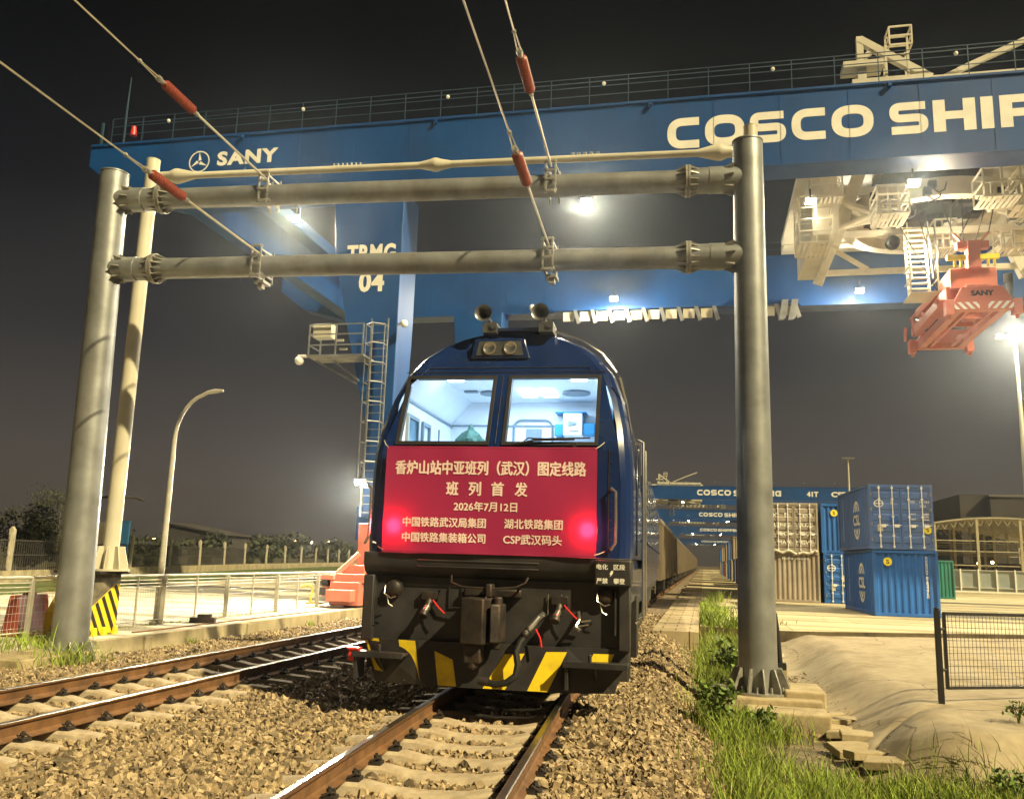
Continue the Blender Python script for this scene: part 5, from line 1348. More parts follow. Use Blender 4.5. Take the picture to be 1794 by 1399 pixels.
c.build('chevron_stripes', M['white'], spr, smooth=False)
c = MB(); c.cyl((.95, -3.0, 11.7), (.95, -3.0, 12.25), .12, n=14); c.cyl((.93, -3.0, 12.25), (.93, -3.0, 12.6), .16, n=14); c.build('flipper_motor', M['galv'], spr)
c = MB(); c.tube([(-1.2, 2.2, 11.6), (-1.3, 2.2, 12.4), (-1.2, .8, 12.5), (-1.15, .6, 11.7)], .06, 6); c.tube([(-1.2, 2.4, 12.0), (-1.25, 1.6, 12.2), (-1.2, .9, 11.9)], .04, 6); c.tube([(-1.38, 3.0, 12.2), (-1.42, 3.0, 11.6)], .06, 6); c.build('hydraulic_lines', M['spreader'], spr)
c = MB()
for a, e in (((-2.95, -2.7, 15.4), (-1.05, -1.2, 12.6)), ((-2.0, -2.5, 15.7), (-1.1, -1.6, 12.6)), ((-1.1, -2.6, 15.8), (-.62, -2.2, 14.5)), ((-.7, -2.4, 15.9), (-.45, -1.2, 14.6)), ((.3, -2.6, 15.9), (-.35, -2.1, 14.5)), ((.62, -2.5, 15.9), (.45, -1.2, 14.6)), ((.9, -2.4, 15.9), (.62, -2.2, 14.5)), ((-.3, -2.4, 15.9), (-.2, -1.9, 14.2)), ((-1.7, -2.4, 15.7), (-1.0, -1.0, 13.3))):
    c.cyl(a, e, .022, n=6)
c.tube([(-1.05, -1.2, 12.6), (-1.12, -1.3, 13.4), (-1.0, -1.4, 14.0), (-1.1, -1.4, 15.2)], [.06, .10, .05, .03], 8)
c.build('hoist_rope', M['rope'], spr)

# farther cranes down the yard
FC = ((395, 'fourth small gantry crane fading in the haze between the third and the farthest', 4.0), (192, 'second blue gantry crane with white lettering beyond the freight wagons', 2.0), (276, 'third blue gantry crane showing its lettering below the second girder', -6.0), (585, 'smallest farthest gantry crane low over the vanishing tracks', 9.0))
for y, lab, trx in FC:
    dup(crane, (0, y, 0), 0, lab)
    if y < 300: dup(tro, ((-5.5 if y == 192 else 16.0), y, 0), 0, 'crane trolley on the second gantry crane beside the locomotive roof' if y == 192 else 'crane trolley on the third gantry crane, mostly hidden by the right post')

# ------------------------------------------------------------------ shipping containers
def corr(b, p0, p1, z0, z1, nrm, pitch=.278, depth=.036):
    """vertical corrugation between two ground points"""
    p0, p1, nrm = Vector(p0), Vector(p1), Vector(nrm); d = p1 - p0; L = d.length; d = d / L; n_ = max(1, round(L / pitch)); pt_ = L / n_
    pr = []
    for k in range(n_):
        a = k * pt_; pr += [(a, 0), (a + pt_ * .26, 0), (a + pt_ * .50, -depth), (a + pt_ * .76, -depth)]
    pr.append((L, 0))
    vs = []
    for t, o in pr: q = p0 + d * t + nrm * o; vs += [(q.x, q.y, z0), (q.x, q.y, z1)]
    b.add(vs, [(2 * i, 2 * i + 2, 2 * i + 3, 2 * i + 1) for i in range(len(pr) - 1)])
W_, LC, HC = 1.219, 6.058, 2.591
def make_container(m, label, doors, group=None, fancy=True):
    t = thing('shipping_container', label, 'container', (0, 0, 0), 0, group)
    c = MB()
    corr(c, (-W_ + .03, .16, 0), (-W_ + .03, LC - .16, 0), .16, HC - .1, (-1, 0, 0)); corr(c, (W_ - .03, .16, 0), (W_ - .03, LC - .16, 0), .16, HC - .1, (1, 0, 0))
    if not doors: corr(c, (-W_ + .10, .035, 0), (W_ - .10, .035, 0), .14, HC - .14, (0, -1, 0), .25, .045)
    corr(c, (-W_ + .1, LC - .03, 0), (W_ - .1, LC - .03, 0), .16, HC - .1, (0, 1, 0))
    c.bx(-W_ + .05, W_ - .05, .1, LC - .1, HC - .09, HC - .03); c.bx(-W_ + .05, W_ - .05, .1, LC - .1, .1, .16)
    c.build('shell', m, t, smooth=False)
    c = MB()
    for sx in (-1, 1):
        for y in (0, LC - .15): c.bx(sx * (W_ - .05) - .05, sx * (W_ - .05) + .05, y, y + .15, .12, HC - .12)
        c.bx(sx * (W_ - .03) - .03, sx * (W_ - .03) + .03, .15, LC - .15, HC - .09, HC - .01); c.bx(sx * (W_ - .03) - .03, sx * (W_ - .03) + .03, .15, LC - .15, .02, .16)
    for y in (.0, LC - .08): c.bx(-W_ + .1, W_ - .1, y, y + .08, HC - .13, HC - .012); c.bx(-W_ + .1, W_ - .1, y, y + .08, .015, .14)
    c.build('frame', m, t, bevel=.006)
    c = MB()
    for sx in (-1, 1):
        for y in (-.004, LC - .17):
            for z in (0, HC - .118): c.bx(sx * (W_ - .088) - .09, sx * (W_ - .088) + .09, y, y + .176, z, z + .118)
    c.build('corner_castings', m, t, bevel=.012)
    if doors:
        for sx in (-1, 1):
            c = MB(); x0, x1 = (-W_ + .11, -.012) if sx < 0 else (.012, W_ - .11)
            c.bx(x0, x1, .05, .09, .15, HC - .14)
            for k in range(5): z = .24 + k * .44; c.prism([(.05, z), (.018, z + .05), (.018, z + .24), (.05, z + .29)], x0 + .07, x1 - .07, 'yz')
            c.bx(x0, x0 + .06, .02, .05, .15, HC - .14); c.bx(x1 - .06, x1, .02, .05, .15, HC - .14); c.bx(x0 + .06, x1 - .06, .02, .05, .15, .22); c.bx(x0 + .06, x1 - .06, .02, .05, HC - .21, HC - .14)
            d_ = c.build('door', m, t, smooth=False)
            for xr in ((x0 + .30, x0 + .80)):
                c = MB(); c.cyl((xr, -.02, .06), (xr, -.02, HC - .05), .019, n=10)
                for z in (.12, .55, 1.3, 2.0, HC - .14): c.bx(xr - .045, xr + .045, -.03, .02, z - .03, z + .03)
                c.bx(xr - .02, xr + .30, -.035, -.022, .95, .985); c.bx(xr + .05, xr + .22, -.045, -.03, .88, 1.0)
                c.build('lock_rod', M['white'], d_)
            c = MB()
            for z in (.4, 1.0, 1.6, 2.2): c.cyl((sx * (W_ - .09), .0, z - .06), (sx * (W_ - .09), .0, z + .06), .035, n=8)
            c.build('hinge', M['galvbolt'], d_)
    return t
def sticker(t, x, z, y, r=.17, ch='S'):
    c = MB(); c.cyl((x, y, z), (x, y - .004, z), r, n=28); k = c.build('round_sticker', M['yellow_s'], t)
    lettering('sticker_lettering', ch, x, z, r * .75, r * 1.05, y - .006, M['dark'], k, bold=.02)
def globe(t, y, z, r):
    """white broken-globe emblem and its letters on the left side"""
    x = -W_ + .026
    xf = Matrix(((0, 1, 0, x), (-1, 0, 0, y), (0, 0, 1, z), (0, 0, 0, 1)))      # local plane x->-y, faces -x
    c = MB(xf)
    for a0, a1 in ((28, 152), (208, 332)):
        stroke_strip(c, [(r * .80 * math.cos(R(a)), r * 1.05 * math.sin(R(a))) for a in np.linspace(a0, a1, 16)], r * .17, 0)
        stroke_strip(c, [(r * .46 * math.cos(R(a)), r * .78 * math.sin(R(a))) for a in np.linspace(a0 + 12, a1 - 12, 12)], r * .12, -.002)
    for sx in (-1, 1): stroke_strip(c, [(sx * r * .16, r * .5), (sx * r * .10, r * .98)], r * .1, -.004); stroke_strip(c, [(sx * r * .16, -r * .5), (sx * r * .10, -r * .98)], r * .1, -.004)
    e = c.build('side_emblem', M['letter'], t, smooth=False)
    lettering('side_lettering', 'CSL', 0, 0, r * 1.7, r * .62, -.003, M['letter'], t, bold=.02, embolden=.012, xf=xf)
def vert_word(t, word, x, z0, z1, y, w, side=False):
    if side: xf = Matrix(((0, 1, 0, -W_ + .026), (0, 0, -1, y), (1, 0, 0, (z0 + z1) / 2), (0, 0, 0, 1))); xf = Matrix(((0, 1, 0, -W_ + .0), (0, 0, 1, y), (-1, 0, 0, (z0 + z1) / 2), (0, 0, 0, 1)))
    else: xf = Matrix(((0, 0, 1, x), (0, 1, 0, y), (-1, 0, 0, (z0 + z1) / 2), (0, 0, 0, 1)))
    lettering('vertical_lettering', word, 0, 0, z1 - z0, w, 0, M['letter'], t, bold=.012, xf=xf)
# front pair
cb = make_container(M['container_blue'], 'bright blue container with a round yellow S sticker, bottom of the nearest stack', False)
cb.location = (7.82, 37.75, -.10); cb.rotation_euler.z = R(2)
sticker(cb, -.66, 2.12, -.004, .165); vert_word(cb, 'COSCO SHIPPING', .78, .75, 2.35, -.002, .085); globe(cb, 2.35, 1.25, .72); vert_word(cb, 'COSCO SHIPPING', 0, .4, 2.3, 4.9, .10, True)
ct = make_container(M['container_slate'], 'slate blue container with its doors towards the tracks, top of the nearest stack', True)
ct.location = (7.74, 37.72, 2.492); ct.rotation_euler.z = R(3)
sticker(ct, .98, .80, .012, .15)
c = MB(); stroke_strip(c, [(-.83 + .17 * math.cos(R(a)), 1.82 + .13 * math.sin(R(a))) for a in range(0, 360, 15)], .035, .012, True); stroke_strip(c, [(-.98, 1.82), (-.68, 1.82)], .03, .010); stroke_strip(c, [(-.83, 1.71), (-.83, 1.93)], .03, .009); c.build('door_emblem', M['letter'], ct, smooth=False)
for s_, x, z, w_, h_ in (('COSU', .42, 1.90, .24, .09), ('345174 0', .90, 1.90, .38, .09), ('22G1', .83, 1.74, .22, .09), ('30480', .92, 1.42, .26, .07), ('2220', .92, 1.32, .22, .06), ('28260', .92, 1.20, .26, .06), ('33.2', .92, 1.02, .2, .06), ('MAX', .47, 1.42, .2, .06), ('NET', .47, 1.22, .2, .06)):
    lettering('door_lettering', s_, x, z, w_, h_, .010, M['letter'], ct, bold=.01)
c = MB(); c.bx(-.90, -.70, .008, .014, .72, 1.0); c.bx(.30, .34, .008, .014, .74, .98); c.bx(-.38, -.28, .008, .014, 1.78, 1.94); c.build('data_plate', M['cream'], ct)
c = MB(); c.bx(-.46, -.14, .006, .012, 1.10, 1.30); c.build('blue_patch', M['container_blue'], ct)
globe(ct, 2.35, 1.25, .72); vert_word(ct, 'COSCO SHIPPING', 0, .4, 2.3, 4.9, .10, True)
# second pair, partly hidden
c2b = make_container(M['container_blue'], 'blue container with doors and white emblem, bottom of the second stack behind the nearest one', True)
c2b.location = (7.42, 49.4, -.10); c2b.rotation_euler.z = R(1)
c = MB(); stroke_strip(c, [(-.83 + .2 * math.cos(R(a)), 1.82 + .15 * math.sin(R(a))) for a in range(0, 360, 15)], .04, .012, True); stroke_strip(c, [(-1.0, 1.82), (-.66, 1.82)], .05, .010); c.build('door_emblem', M['letter'], c2b, smooth=False)
c = MB(); c.bx(-.88, -.66, .008, .014, .66, 1.0); c.bx(-.3, .0, .008, .014, 1.12, 1.45); c.build('data_plate', M['cream'], c2b)
c2t = make_container(M['container_blue'], 'paler blue container end with a round yellow sticker, top of the second stack', False)
c2t.location = (7.36, 49.4, 2.492); c2t.rotation_euler.z = R(1); sticker(c2t, -.55, 2.1, -.004, .18)
# grey pair
cgt = make_container(M['container_grey'], 'grey-brown container with worn lettered doors, top of the stack right of the grey post', True)
cgt.location = (4.72, 49.0, 2.492)
for s_, x, z, w_, h_ in (('K', -.92, 1.92, .28, .28), ('1', -.42, 1.92, .1, .26), ('TEU', .55, 1.92, .7, .18), ('LINE', -.6, 1.42, .8, .18), ('SUZ', .55, 1.42, .7, .2), ('20', -.55, .95, .5, .2), ('57', .6, .95, .6, .2), ('MAX', -.5, .5, .7, .2), ('MGW', .5, .5, .8, .2)):
    lettering('door_lettering', s_, x, z, w_, h_, .010, M['letter'], cgt, bold=.008)
cgb = make_container(M['container_grey'], 'plain grey-brown corrugated container end, bottom of the stack right of the grey post', False)
cgb.location = (4.74, 49.0, -.10)
lettering('end_lettering', 'HHHHHHHH', .0, 2.25, 1.3, .11, -.004, M['letter'], cgb)
c = MB()
pts_ = [(-1.15 + 2.3 * k / 24, -.06 + .02 * math.sin(k * 2.1), 2.60 + .06 * math.sin(k * .9) - .10 * math.exp(-((k - 15) / 3.) ** 2)) for k in range(25)]
c.tube(pts_, [.05 + .03 * abs(math.sin(k * 1.7)) for k in range(25)], 8); tag(c.build('lashing_tarp', M['cream'], None, loc=(4.73, 49.0, -.10)), 'crumpled pale lashing cloth lying along the joint of the grey stack', 'cloth')
# the row behind them
row_cols = ['container_red', 'container_grey', 'container_blue', 'container_grey', 'container_red', 'container_slate', 'container_grey', 'container_blue', 'container_grey', 'container_red', 'container_slate', 'container_grey']
protos = {}
yy = 57.0
for k, cn in enumerate(row_cols):
    for lev in range(2 if k not in (3, 6, 9) else 1):
        nm = row_cols[(k + 3 * lev) % len(row_cols)]
        lab = 'dim container of the long row running beside the path behind the grey stack'
        if nm not in protos:
            protos[nm] = make_container(M[nm], lab, False, 'containers of the long row'); o = protos[nm]
        else: o = dup(protos[nm], (0, 0, 0), 0)
        o.location = (4.72 + rr.uniform(-.1, .1), yy, -.1 + 2.592 * lev)
    yy += 6.4 + (4.5 if k % 3 == 1 else .3) + k * .8
gc = make_container(M['container_green'], 'teal green container on the ground just right of the nearest blue stack', False); gc.location = (15.6, 66.0, -.1); gc.rotation_euler.z = R(8)
gc2 = make_container(M['container_green'], 'second green container far behind the teal one near the white hoarding', False); gc2.location = (19.6, 84.0, -.1); gc2.rotation_euler.z = R(4)

# ------------------------------------------------------------------ right side: mesh gate panel, mast, shed, hoarding
FA, FB = Vector((3.30, 14.05, 0)), Vector((6.4, 16.1, 0)); fd = (FB - FA).normalized()
def fh(p): return float(zr(np.array([p.x]), np.array([p.y]))[0]) + .01
mf = thing('mesh_fence', 'black framed wire mesh fence panel standing on the cement apron at right', 'fence', (0, 0, 0))
c = MB(); z0 = fh(FA); c.bx(FA.x - .04, FA.x + .04, FA.y - .03, FA.y + .03, z0 - .05, 1.12); c.cyl((FA.x, FA.y, 1.12), (FA.x, FA.y, 1.15), .04, n=8); c.build('post', M['blackfence'], mf, bevel=.006)
q0 = FA + fd * .13; q1 = FA + fd * 3.3
c = MB()
for q in (q0, q1): c.bar((q.x, q.y, .02), (q.x, q.y, 1.08), .045)
c.bar((q0.x, q0.y, .03), (q1.x, q1.y, -.02), .04); c.bar((q0.x, q0.y, 1.07), (q1.x, q1.y, 1.03), .045)
for z in (.28, .85): c.cyl((FA.x, FA.y, z), (q0.x, q0.y, z), .022, n=8)
fr = c.build('frame', M['blackfence'], mf)
c = MB()
for k in range(43):
    q = q0 + (q1 - q0) * (k / 42); c.cyl((q.x, q.y, .04 - .05 * k / 42), (q.x, q.y, 1.06 - .04 * k / 42), .0032, n=4, caps=False)
for k in range(12): z = .06 + k * .09; c.cyl((q0.x, q0.y - .004, z), (q1.x, q1.y - .004, z - .045), .0032, n=4, caps=False)
c.build('wire_mesh', M['blackfence'], mf, smooth=False)
def mast(x, y, z, label, bright=True, arm=1.3, rot=0):
    t = thing('floodlight_mast', label, 'light mast', (x, y, -.1), R(rot), 'yard floodlight masts')
    c = MB(); c.tube([(0, 0, 0), (0, 0, z * .5), (0, 0, z)], [.22, .17, .10], 16); c.cyl((0, 0, 0), (0, 0, .06), .4, n=16); c.build('pole', M['cream'], t)
    c = MB(); c.bar((-arm, 0, z), (arm, 0, z), .09)
    for k in range(4): c.bar((-arm + .2 + k * (2 * arm - .4) / 3, -.2, z - .14), (-arm + .2 + k * (2 * arm - .4) / 3, .2, z), .05)
    c.build('crossarm', M['cream'], t)
    for k in range(4):
        xx = -arm + .2 + k * (2 * arm - .4) / 3
        c = MB(); c.bx(xx - .26, xx + .26, -.34, .0, z - .02, z + .20); h = c.build('floodlight', M['dark'], t, bevel=.01)
        c = MB(); c.bx(xx - .23, xx + .23, -.365, -.342, z + .0, z + .18); c.bx(xx - .23, xx + .23, -.32, -.02, z - .045, z - .022); c.build('lamp_lens', M['lamp_warm' if bright else 'lamp_far'] if bright else M['galv'], h)
    if bright:
        d = bpy.data.lights.new('mast_light', 'SPOT'); d.energy = 9000; d.color = (1, .88, .62); d.spot_size = R(150); d.spot_blend = .5; d.shadow_soft_size = .5
        o = bpy.data.objects.new('mast_light', d); col.objects.link(o); o.parent = t; o.location = (0, -.7, z - .1); o.rotation_euler = Vector((-.3, -.5, -1)).to_track_quat('-Z', 'Y').to_euler()
    return t
mast(22.95, 70, 19.2, 'tall cream mast with blazing floodlights at the right edge')
mast(18.5, 120, 15.9, 'thin distant unlit mast rising above the slate container', False, .8)
sh_ = thing('open_shed', 'large open sided steel shed with a low arched roof behind the blue containers', 'shed', (0, 0, 0))
sx0, sx1, sy0, sy1 = 24.0, 52.0, 112.0, 142.0
def rz(x): return 6.1 + 1.9 * (1 - ((x - 33.5) / 11.5) ** 2) if x < 45 else 6.1
c = MB()
xs_ = np.linspace(21.5, 45.5, 25)
top_p = [(x, max(5.6, rz(x)) + .18) for x in xs_]; bot_p = [(x, max(5.6, rz(x))) for x in reversed(xs_)]
c.prism(top_p + bot_p, sy0, sy1); c.build('roof', M['shed_roof'], sh_)
c = MB()
for y in (sy0 + .2, sy0 + 10, sy0 + 20, sy1):
    for x in np.linspace(22, 45, 6): c.bx(x - .14, x + .14, y - .14, y + .14, -.1, rz(x))
    for z in (2.6, 4.2, 5.4): c.bar((22, y, z), (45, y, z), .10)
    for k in range(24):
        x = 22 + k * .96; c.bar((x, y, max(5.4, rz(x) - .8)), (x + .48, y, rz(x + .48)), .06); c.bar((x + .48, y, rz(x + .48)), (x + .96, y, max(5.4, rz(x + .96) - .8)), .06)
c.build('frame', M['shed'], sh_, smooth=False)
c = MB()
for k in range(30): x = rr.uniform(23, 44); y = rr.uniform(118, 140); w_ = rr.uniform(.4, 1.3); c.bx(x - w_, x + w_, y - w_, y + w_, -.1, rr.uniform(.8, 3.2))
c.build('stored_goods', M['dim'], sh_)
for x in (31.5, 33.0):
    c = MB(); c.ball((x, 113.5, 2.8 + (x - 31) * .1), .16, 8, 6); c.build('lamp', M['lamp_far'], sh_)
hd = thing('hoarding', 'long pale hoarding of grey-blue panels in front of the open shed', 'hoarding', (0, 0, 0))
ha, hb = Vector((24.5, 101.0, 0)), Vector((60, 93.0, 0)); hdv = (hb - ha); n_ = 22
c = MB(); c.bar((ha.x, ha.y, .95), (hb.x, hb.y, .95), .05, 2.0); c.build('panels', M['panel_blue'], hd, smooth=False)
c = MB()
for k in range(n_ + 1): q = ha + hdv * k / n_; c.bx(q.x - .07, q.x + .07, q.y - .16, q.y - .03, -.1, 2.12)
for z in (.25, 2.0): c.bar((ha.x, ha.y - .08, z), (hb.x, hb.y - .08, z), .07)
c.build('posts', M['white'], hd, smooth=False)
c = MB(); c.bx(22, 90, 92, 92.4, -.15, .02); tag(c.build('kerb_line', M['white']), 'pale kerb line on the yard before the hoarding', 'kerb')
bd = thing('warehouse', 'dark windowless warehouse block behind the shed roof at far right', 'building', (66, 205, -.1))
c = MB(); c.bx(-6, 30, 0, 30, 0, 18); c.bx(-11.5, -6, 2, 28, 0, 18.6); c.build('wall', M['dim'], bd, smooth=False)
c = MB(); c.bx(-6.3, 30.3, -.3, 30.3, 18, 18.5); c.build('roof', mat('warehouse_roof', (.12, .11, .1), .9), bd, smooth=False)

# ------------------------------------------------------------------ left side: railings, street lamp, barriers, far fence, trees, lamps
ry = [9.0, 12.0, 14.9, 17.2, 19.2, 22.1, 25.0, 27.9, 30.8, 33.7]
rl = None
for k in range(len(ry) - 1):
    y0, y1 = ry[k], ry[k + 1]; L = y1 - y0
    t = thing('railing_panel', 'bay of the galvanised railing along the slab behind the left track', 'railing', (-12.62, y0, -.1), 0, 'railing bays along the left slab')
    c = MB()
    c.bx(-.035, .035, -.035, .035, 0, 1.16); c.bx(-.09, .09, -.09, .09, 0, .015); c.bx(.04, .09, -.035, .0, .0, 1.10) 
    c.build('post', M['fence'], t, bevel=.006)
    c = MB()
    for z in (1.14,): c.cyl((0, .03, z), (0, L - .03, z), .032, n=10)
    for z in (1.04, .96, .88): c.cyl((0, .03, z), (0, L - .03, z), .014, n=8)
    c.cyl((0, .03, .12), (0, L - .03, .12), .014, n=8); c.build('rails', M['fence'], t)
    c = MB(); c.bx(-.02, .02, L / 2 - .02, L / 2 + .02, .0, 1.12); c.build('mid_post', M['fence'], t)
    c = MB()
    for q in range(int(L / .09)): c.cyl((0, .06 + q * .09, .12), (0, .06 + q * .09, .88), .0028, n=4, caps=False)
    for q in range(5): c.cyl((0, .03, .2 + q * .14), (0, L - .03, .2 + q * .14), .0028, n=4, caps=False)
    c.build('wire_infill', M['fence'], t, smooth=False)
lp_ = thing('street_lamp', 'slender grey street lamp with a curved unlit arm behind the left railing', 'street lamp', (-12.82, 19.35, -.1))
c = MB()
pts_ = [(0, 0, 0), (0, 0, 1.6), (0, 0, 4.4)] + [(.85 * (1 - math.cos(R(a))), .0, 4.4 + 1.18 * math.sin(R(a))) for a in range(12, 80, 11)] + [(.82, 0, 5.63)]
c.tube(pts_, [.085, .075, .055] + [.045] * (len(pts_) - 3), 12); c.cyl((0, 0, 0), (0, 0, .05), .16, n=12); c.build('pole', M['fence'], lp_)
c = MB(); c.tube([(.80, 0, 5.62), (1.0, 0, 5.65), (1.22, 0, 5.66)], [.045, .06, .03], 10); c.build('lamp_head', M['fence'], lp_)
for (x, y, lab) in ((-13.15, 15.5, 'dark red barrier block beside the left grey post'), (-16.55, 15.6, 'red barrier block cut by the left edge of the picture')):
    c = MB(); c.prism([(-.20, 0), (.20, 0), (.13, .45), (.09, .78), (-.09, .78), (-.13, .45)], -.5, .5, 'xz'); c.bx(-.07, .07, -.15, .15, .78, .82); tag(c.build('traffic_barrier', M['red_barrier'], None, bevel=.03, loc=(x, y, -.1), rotz=R(8)), lab, 'barrier')
c = MB(); c.bx(-.3, .3, -.1, .1, 0, .12); c.bx(-.12, .2, -.08, .08, .12, .2); tag(c.build('steel_plate', M['iron'], None, loc=(-12.1, 20.2, -.1), rotz=.3), 'small dark steel plate lying by the railing foot', 'plate')
c = MB(); c.bx(-.42, .42, -.08, .08, 0, 3.7); c.bx(-.46, .46, -.1, .1, 3.66, 3.78); tag(c.build('upright_sign', M['blue_sign'], None, bevel=.01, loc=(-43.6, 60.5, -.05)), 'tall blank blue board standing on the verge behind the cream pole', 'sign')
# boundary fence beyond the road
u0, u1 = Vector((-28.2, 26, 0)), Vector((-43.0, 78.4, 0)); u2 = Vector((-114, 420, 0))
c = MB(); c.bar((-24.5, 8, .2), (u0.x, u0.y, .2), .3, .6); c.bar((u0.x, u0.y, .2), (u1.x, u1.y, .2), .3, .6); c.bar((u1.x, u1.y, .2), (u2.x, u2.y, .2), .3, .6); tag(c.build('boundary_wall', M['kerb'], smooth=False), 'low concrete wall beneath the boundary fence beyond the road', 'wall')
cpost = None
for k in range(34):
    q = u0 + (u1 - u0) * (k * .1375 - .25); y = q.y
    if k * .1375 - .25 > 1.0: q = u1 + (u2 - u1) * ((k * .1375 - 1.25) * .157)
    if cpost is None:
        c = MB(); c.prism([(-.11, 0), (.11, 0), (.11, 2.25), (.0, 2.42), (-.11, 2.3)], -.11, .11); c.bx(-.05, .05, -.16, -.11, .5, 2.1)
        cpost = tag(c.build('fence_post', M['post_conc'], None, bevel=.01), 'concrete post of the boundary fence beyond the road', 'fence post', 'concrete boundary posts'); o = cpost
    else: o = cpost.copy(); col.objects.link(o)
    o.location = (q.x, q.y, 0.05); o.rotation_euler = (rr.uniform(-.03, .03), rr.uniform(-.03, .03), .26)
c = MB()
for a, e in ((u0 + (u0 - u1) * .3, u0), (u0, u1)):
    n_ = int((e - a).length / .22)
    for k in range(n_): q = a + (e - a) * k / n_; c.bar((q.x, q.y, .5), (q.x, q.y, 1.9), .028)
    for z in (.6, 1.2, 1.85): c.bar((a.x, a.y, z), (e.x, e.y, z), .05)
tag(c.build('bar_fence', M['dim'], smooth=False), 'dark vertical bar fencing between the concrete posts beyond the road', 'fence')

def leaf_cloud(n, blobs, size, seed):
    g_ = np.random.default_rng(seed); P = []
    w = np.array([b_[3] ** 2 for b_ in blobs]); w = w / w.sum()
    for (x, y, z, r), f in zip(blobs, w):
        m_ = int(n * f); v = g_.normal(size=(m_, 3)); v /= np.linalg.norm(v, axis=1, keepdims=True)
        P.append(np.array([x, y, z]) + v * (r * g_.uniform(.45, 1.08, (m_, 1))) * np.array([1, 1, .85]))
    P = np.concatenate(P); m_ = len(P)
    a = g_.normal(size=(m_, 3)); a /= np.linalg.norm(a, axis=1, keepdims=True); t = g_.normal(size=(m_, 3)); b_ = np.cross(a, t); b_ /= np.linalg.norm(b_, axis=1, keepdims=True)
    s_ = (size * g_.uniform(.5, 1.3, (m_, 1)))
    V = np.stack([P - a * s_, P + b_ * s_ * .5, P + a * s_, P - b_ * s_ * .5], 1).reshape(-1, 3)
    F = np.arange(m_ * 4).reshape(-1, 4)
    return V, F
def make_tree(h, r, seed, label, group):
    rs = random.Random(seed)
    t = thing('broadleaf_tree', label, 'tree', (0, 0, 0), 0, group)
    c = MB(); c.tube([(0, 0, 0), (.05, .05, h * .3), (-.05, 0, h * .6), (.1, 0, h * .85)], [h * .028, h * .022, h * .013, .02], 8)
    for k in range(5): a = rs.uniform(0, 6.28); z = h * rs.uniform(.25, .5); c.tube([(0, 0, z), (math.cos(a) * r * .3, math.sin(a) * r * .3, z + h * .12), (math.cos(a) * r * .65, math.sin(a) * r * .65, z + h * .25)], [.06, .04, .015], 6)
    c.build('trunk', M['bark'], t)
    bl_ = [(rs.uniform(-.6, .6) * r, rs.uniform(-.6, .6) * r, h * rs.uniform(.35, .92), r * rs.uniform(.28, .55)) for k in range(11)]
    V, F = leaf_cloud(1500, bl_, .16, seed); np_mesh('crown', V, F, M['tree'], 4, t)
    return t
TG = 'trees beyond the boundary fence'
tp = [make_tree(4.6, 2.0, 5, 'bushy tree growing beyond the boundary fence left of the road', TG), make_tree(5.6, 2.3, 6, 'bushy tree growing beyond the boundary fence left of the road', TG), make_tree(3.6, 1.7, 9, 'bushy tree growing beyond the boundary fence left of the road', TG)]
spots = []
for k in range(26):
    f = k / 25 * 1.05 - .12; q = u0 + (u1 - u0) * f * 1.35; spots.append((q.x - rr.uniform(2.0, 6.5), q.y + rr.uniform(-1.2, 1.2)))
for k in range(14): q = u1 + (u2 - u1) * (k / 60 + .05); spots.append((q.x - rr.uniform(2, 9), q.y))
for i, (x, y) in enumerate(spots):
    o = tp[i] if i < 3 else dup(tp[i % 3], (0, 0, 0))
    o.location = (x, y, -.05); o.rotation_euler.z = rr.uniform(0, 6.28); s_ = rr.uniform(.6, .95) * (1.0 if y < 44 else .42); o.scale = (s_, s_, s_ * rr.uniform(.85, 1.1))
bt = [make_tree(11, 4.5, 21, 'tall dark tree in the background at the far left edge', 'tall dark trees at far left')]
for i, (x, y) in enumerate(((-62, 62), (-70, 70), (-56, 55), (-78, 84), (-72, 88), (-84, 98))):
    o = bt[0] if i == 0 else dup(bt[0], (0, 0, 0))
    o.location = (x, y, -.05); o.rotation_euler.z = i * 1.3; s_ = .62 + .1 * (i % 3); o.scale = (s_, s_, s_)
# a distant wood that reads as one mass
bl_ = [(rr.uniform(-230, -60), rr.uniform(200, 380), rr.uniform(.5, 4.5), rr.uniform(2.5, 5.5)) for k in range(150)]
V, F = leaf_cloud(16000, bl_, .9, 33); o = np_mesh('distant_wood', V, F, M['tree'], 4); tag(o, 'dark distant wood along the left horizon', 'wood', kind='stuff')
# far street lamps with amber heads
fl0 = thing('far_street_lamp', 'small amber street lamp glowing on the far left horizon', 'street lamp', (0, 0, 0), 0, 'amber street lamps on the horizon')
c = MB(); c.tube([(0, 0, 0), (0, 0, 6.2)], [.12, .08], 8); c.bar((0, 0, 6.2), (.9, 0, 6.3), .08); c.build('pole', M['galv'], fl0)
c = MB(); c.ball((.9, 0, 6.15), .55, 10, 8, (1, 1, .8)); c.build('lamp_head', M['lamp_far'], fl0)
from itertools import count
for i, (px_, s_) in enumerate(((232, 1.0), (262, .85), (290, .9), (318, .85), (347, .8), (473, 1.25), (501, .4), (530, .9), (565, .8))):
    D = 330.0; x = (px_ - 1232) / 1535.0 * D * (1.045 if px_ < 400 else 1.02)
    o = fl0 if i == 0 else dup(fl0, (0, 0, 0))
    o.location = (x, D, 0); o.scale = (s_, s_, 1.0)
fb_ = thing('distant_hall', 'dim distant hall with a sloping roof beyond the trees at left', 'building', (-150, 240, 0))
c = MB(); c.prism([(-8, 0), (11, 0), (11, 6.2), (-8, 9.2)], 0, 16); c.build('wall', M['dim'], fb_, smooth=False)
c = MB(); c.prism([(-8.6, 9.3), (11.6, 6.1), (11.6, 6.5), (-8.6, 9.8)], -.5, 16.5); c.build('roof', M['dim'], fb_, smooth=False)

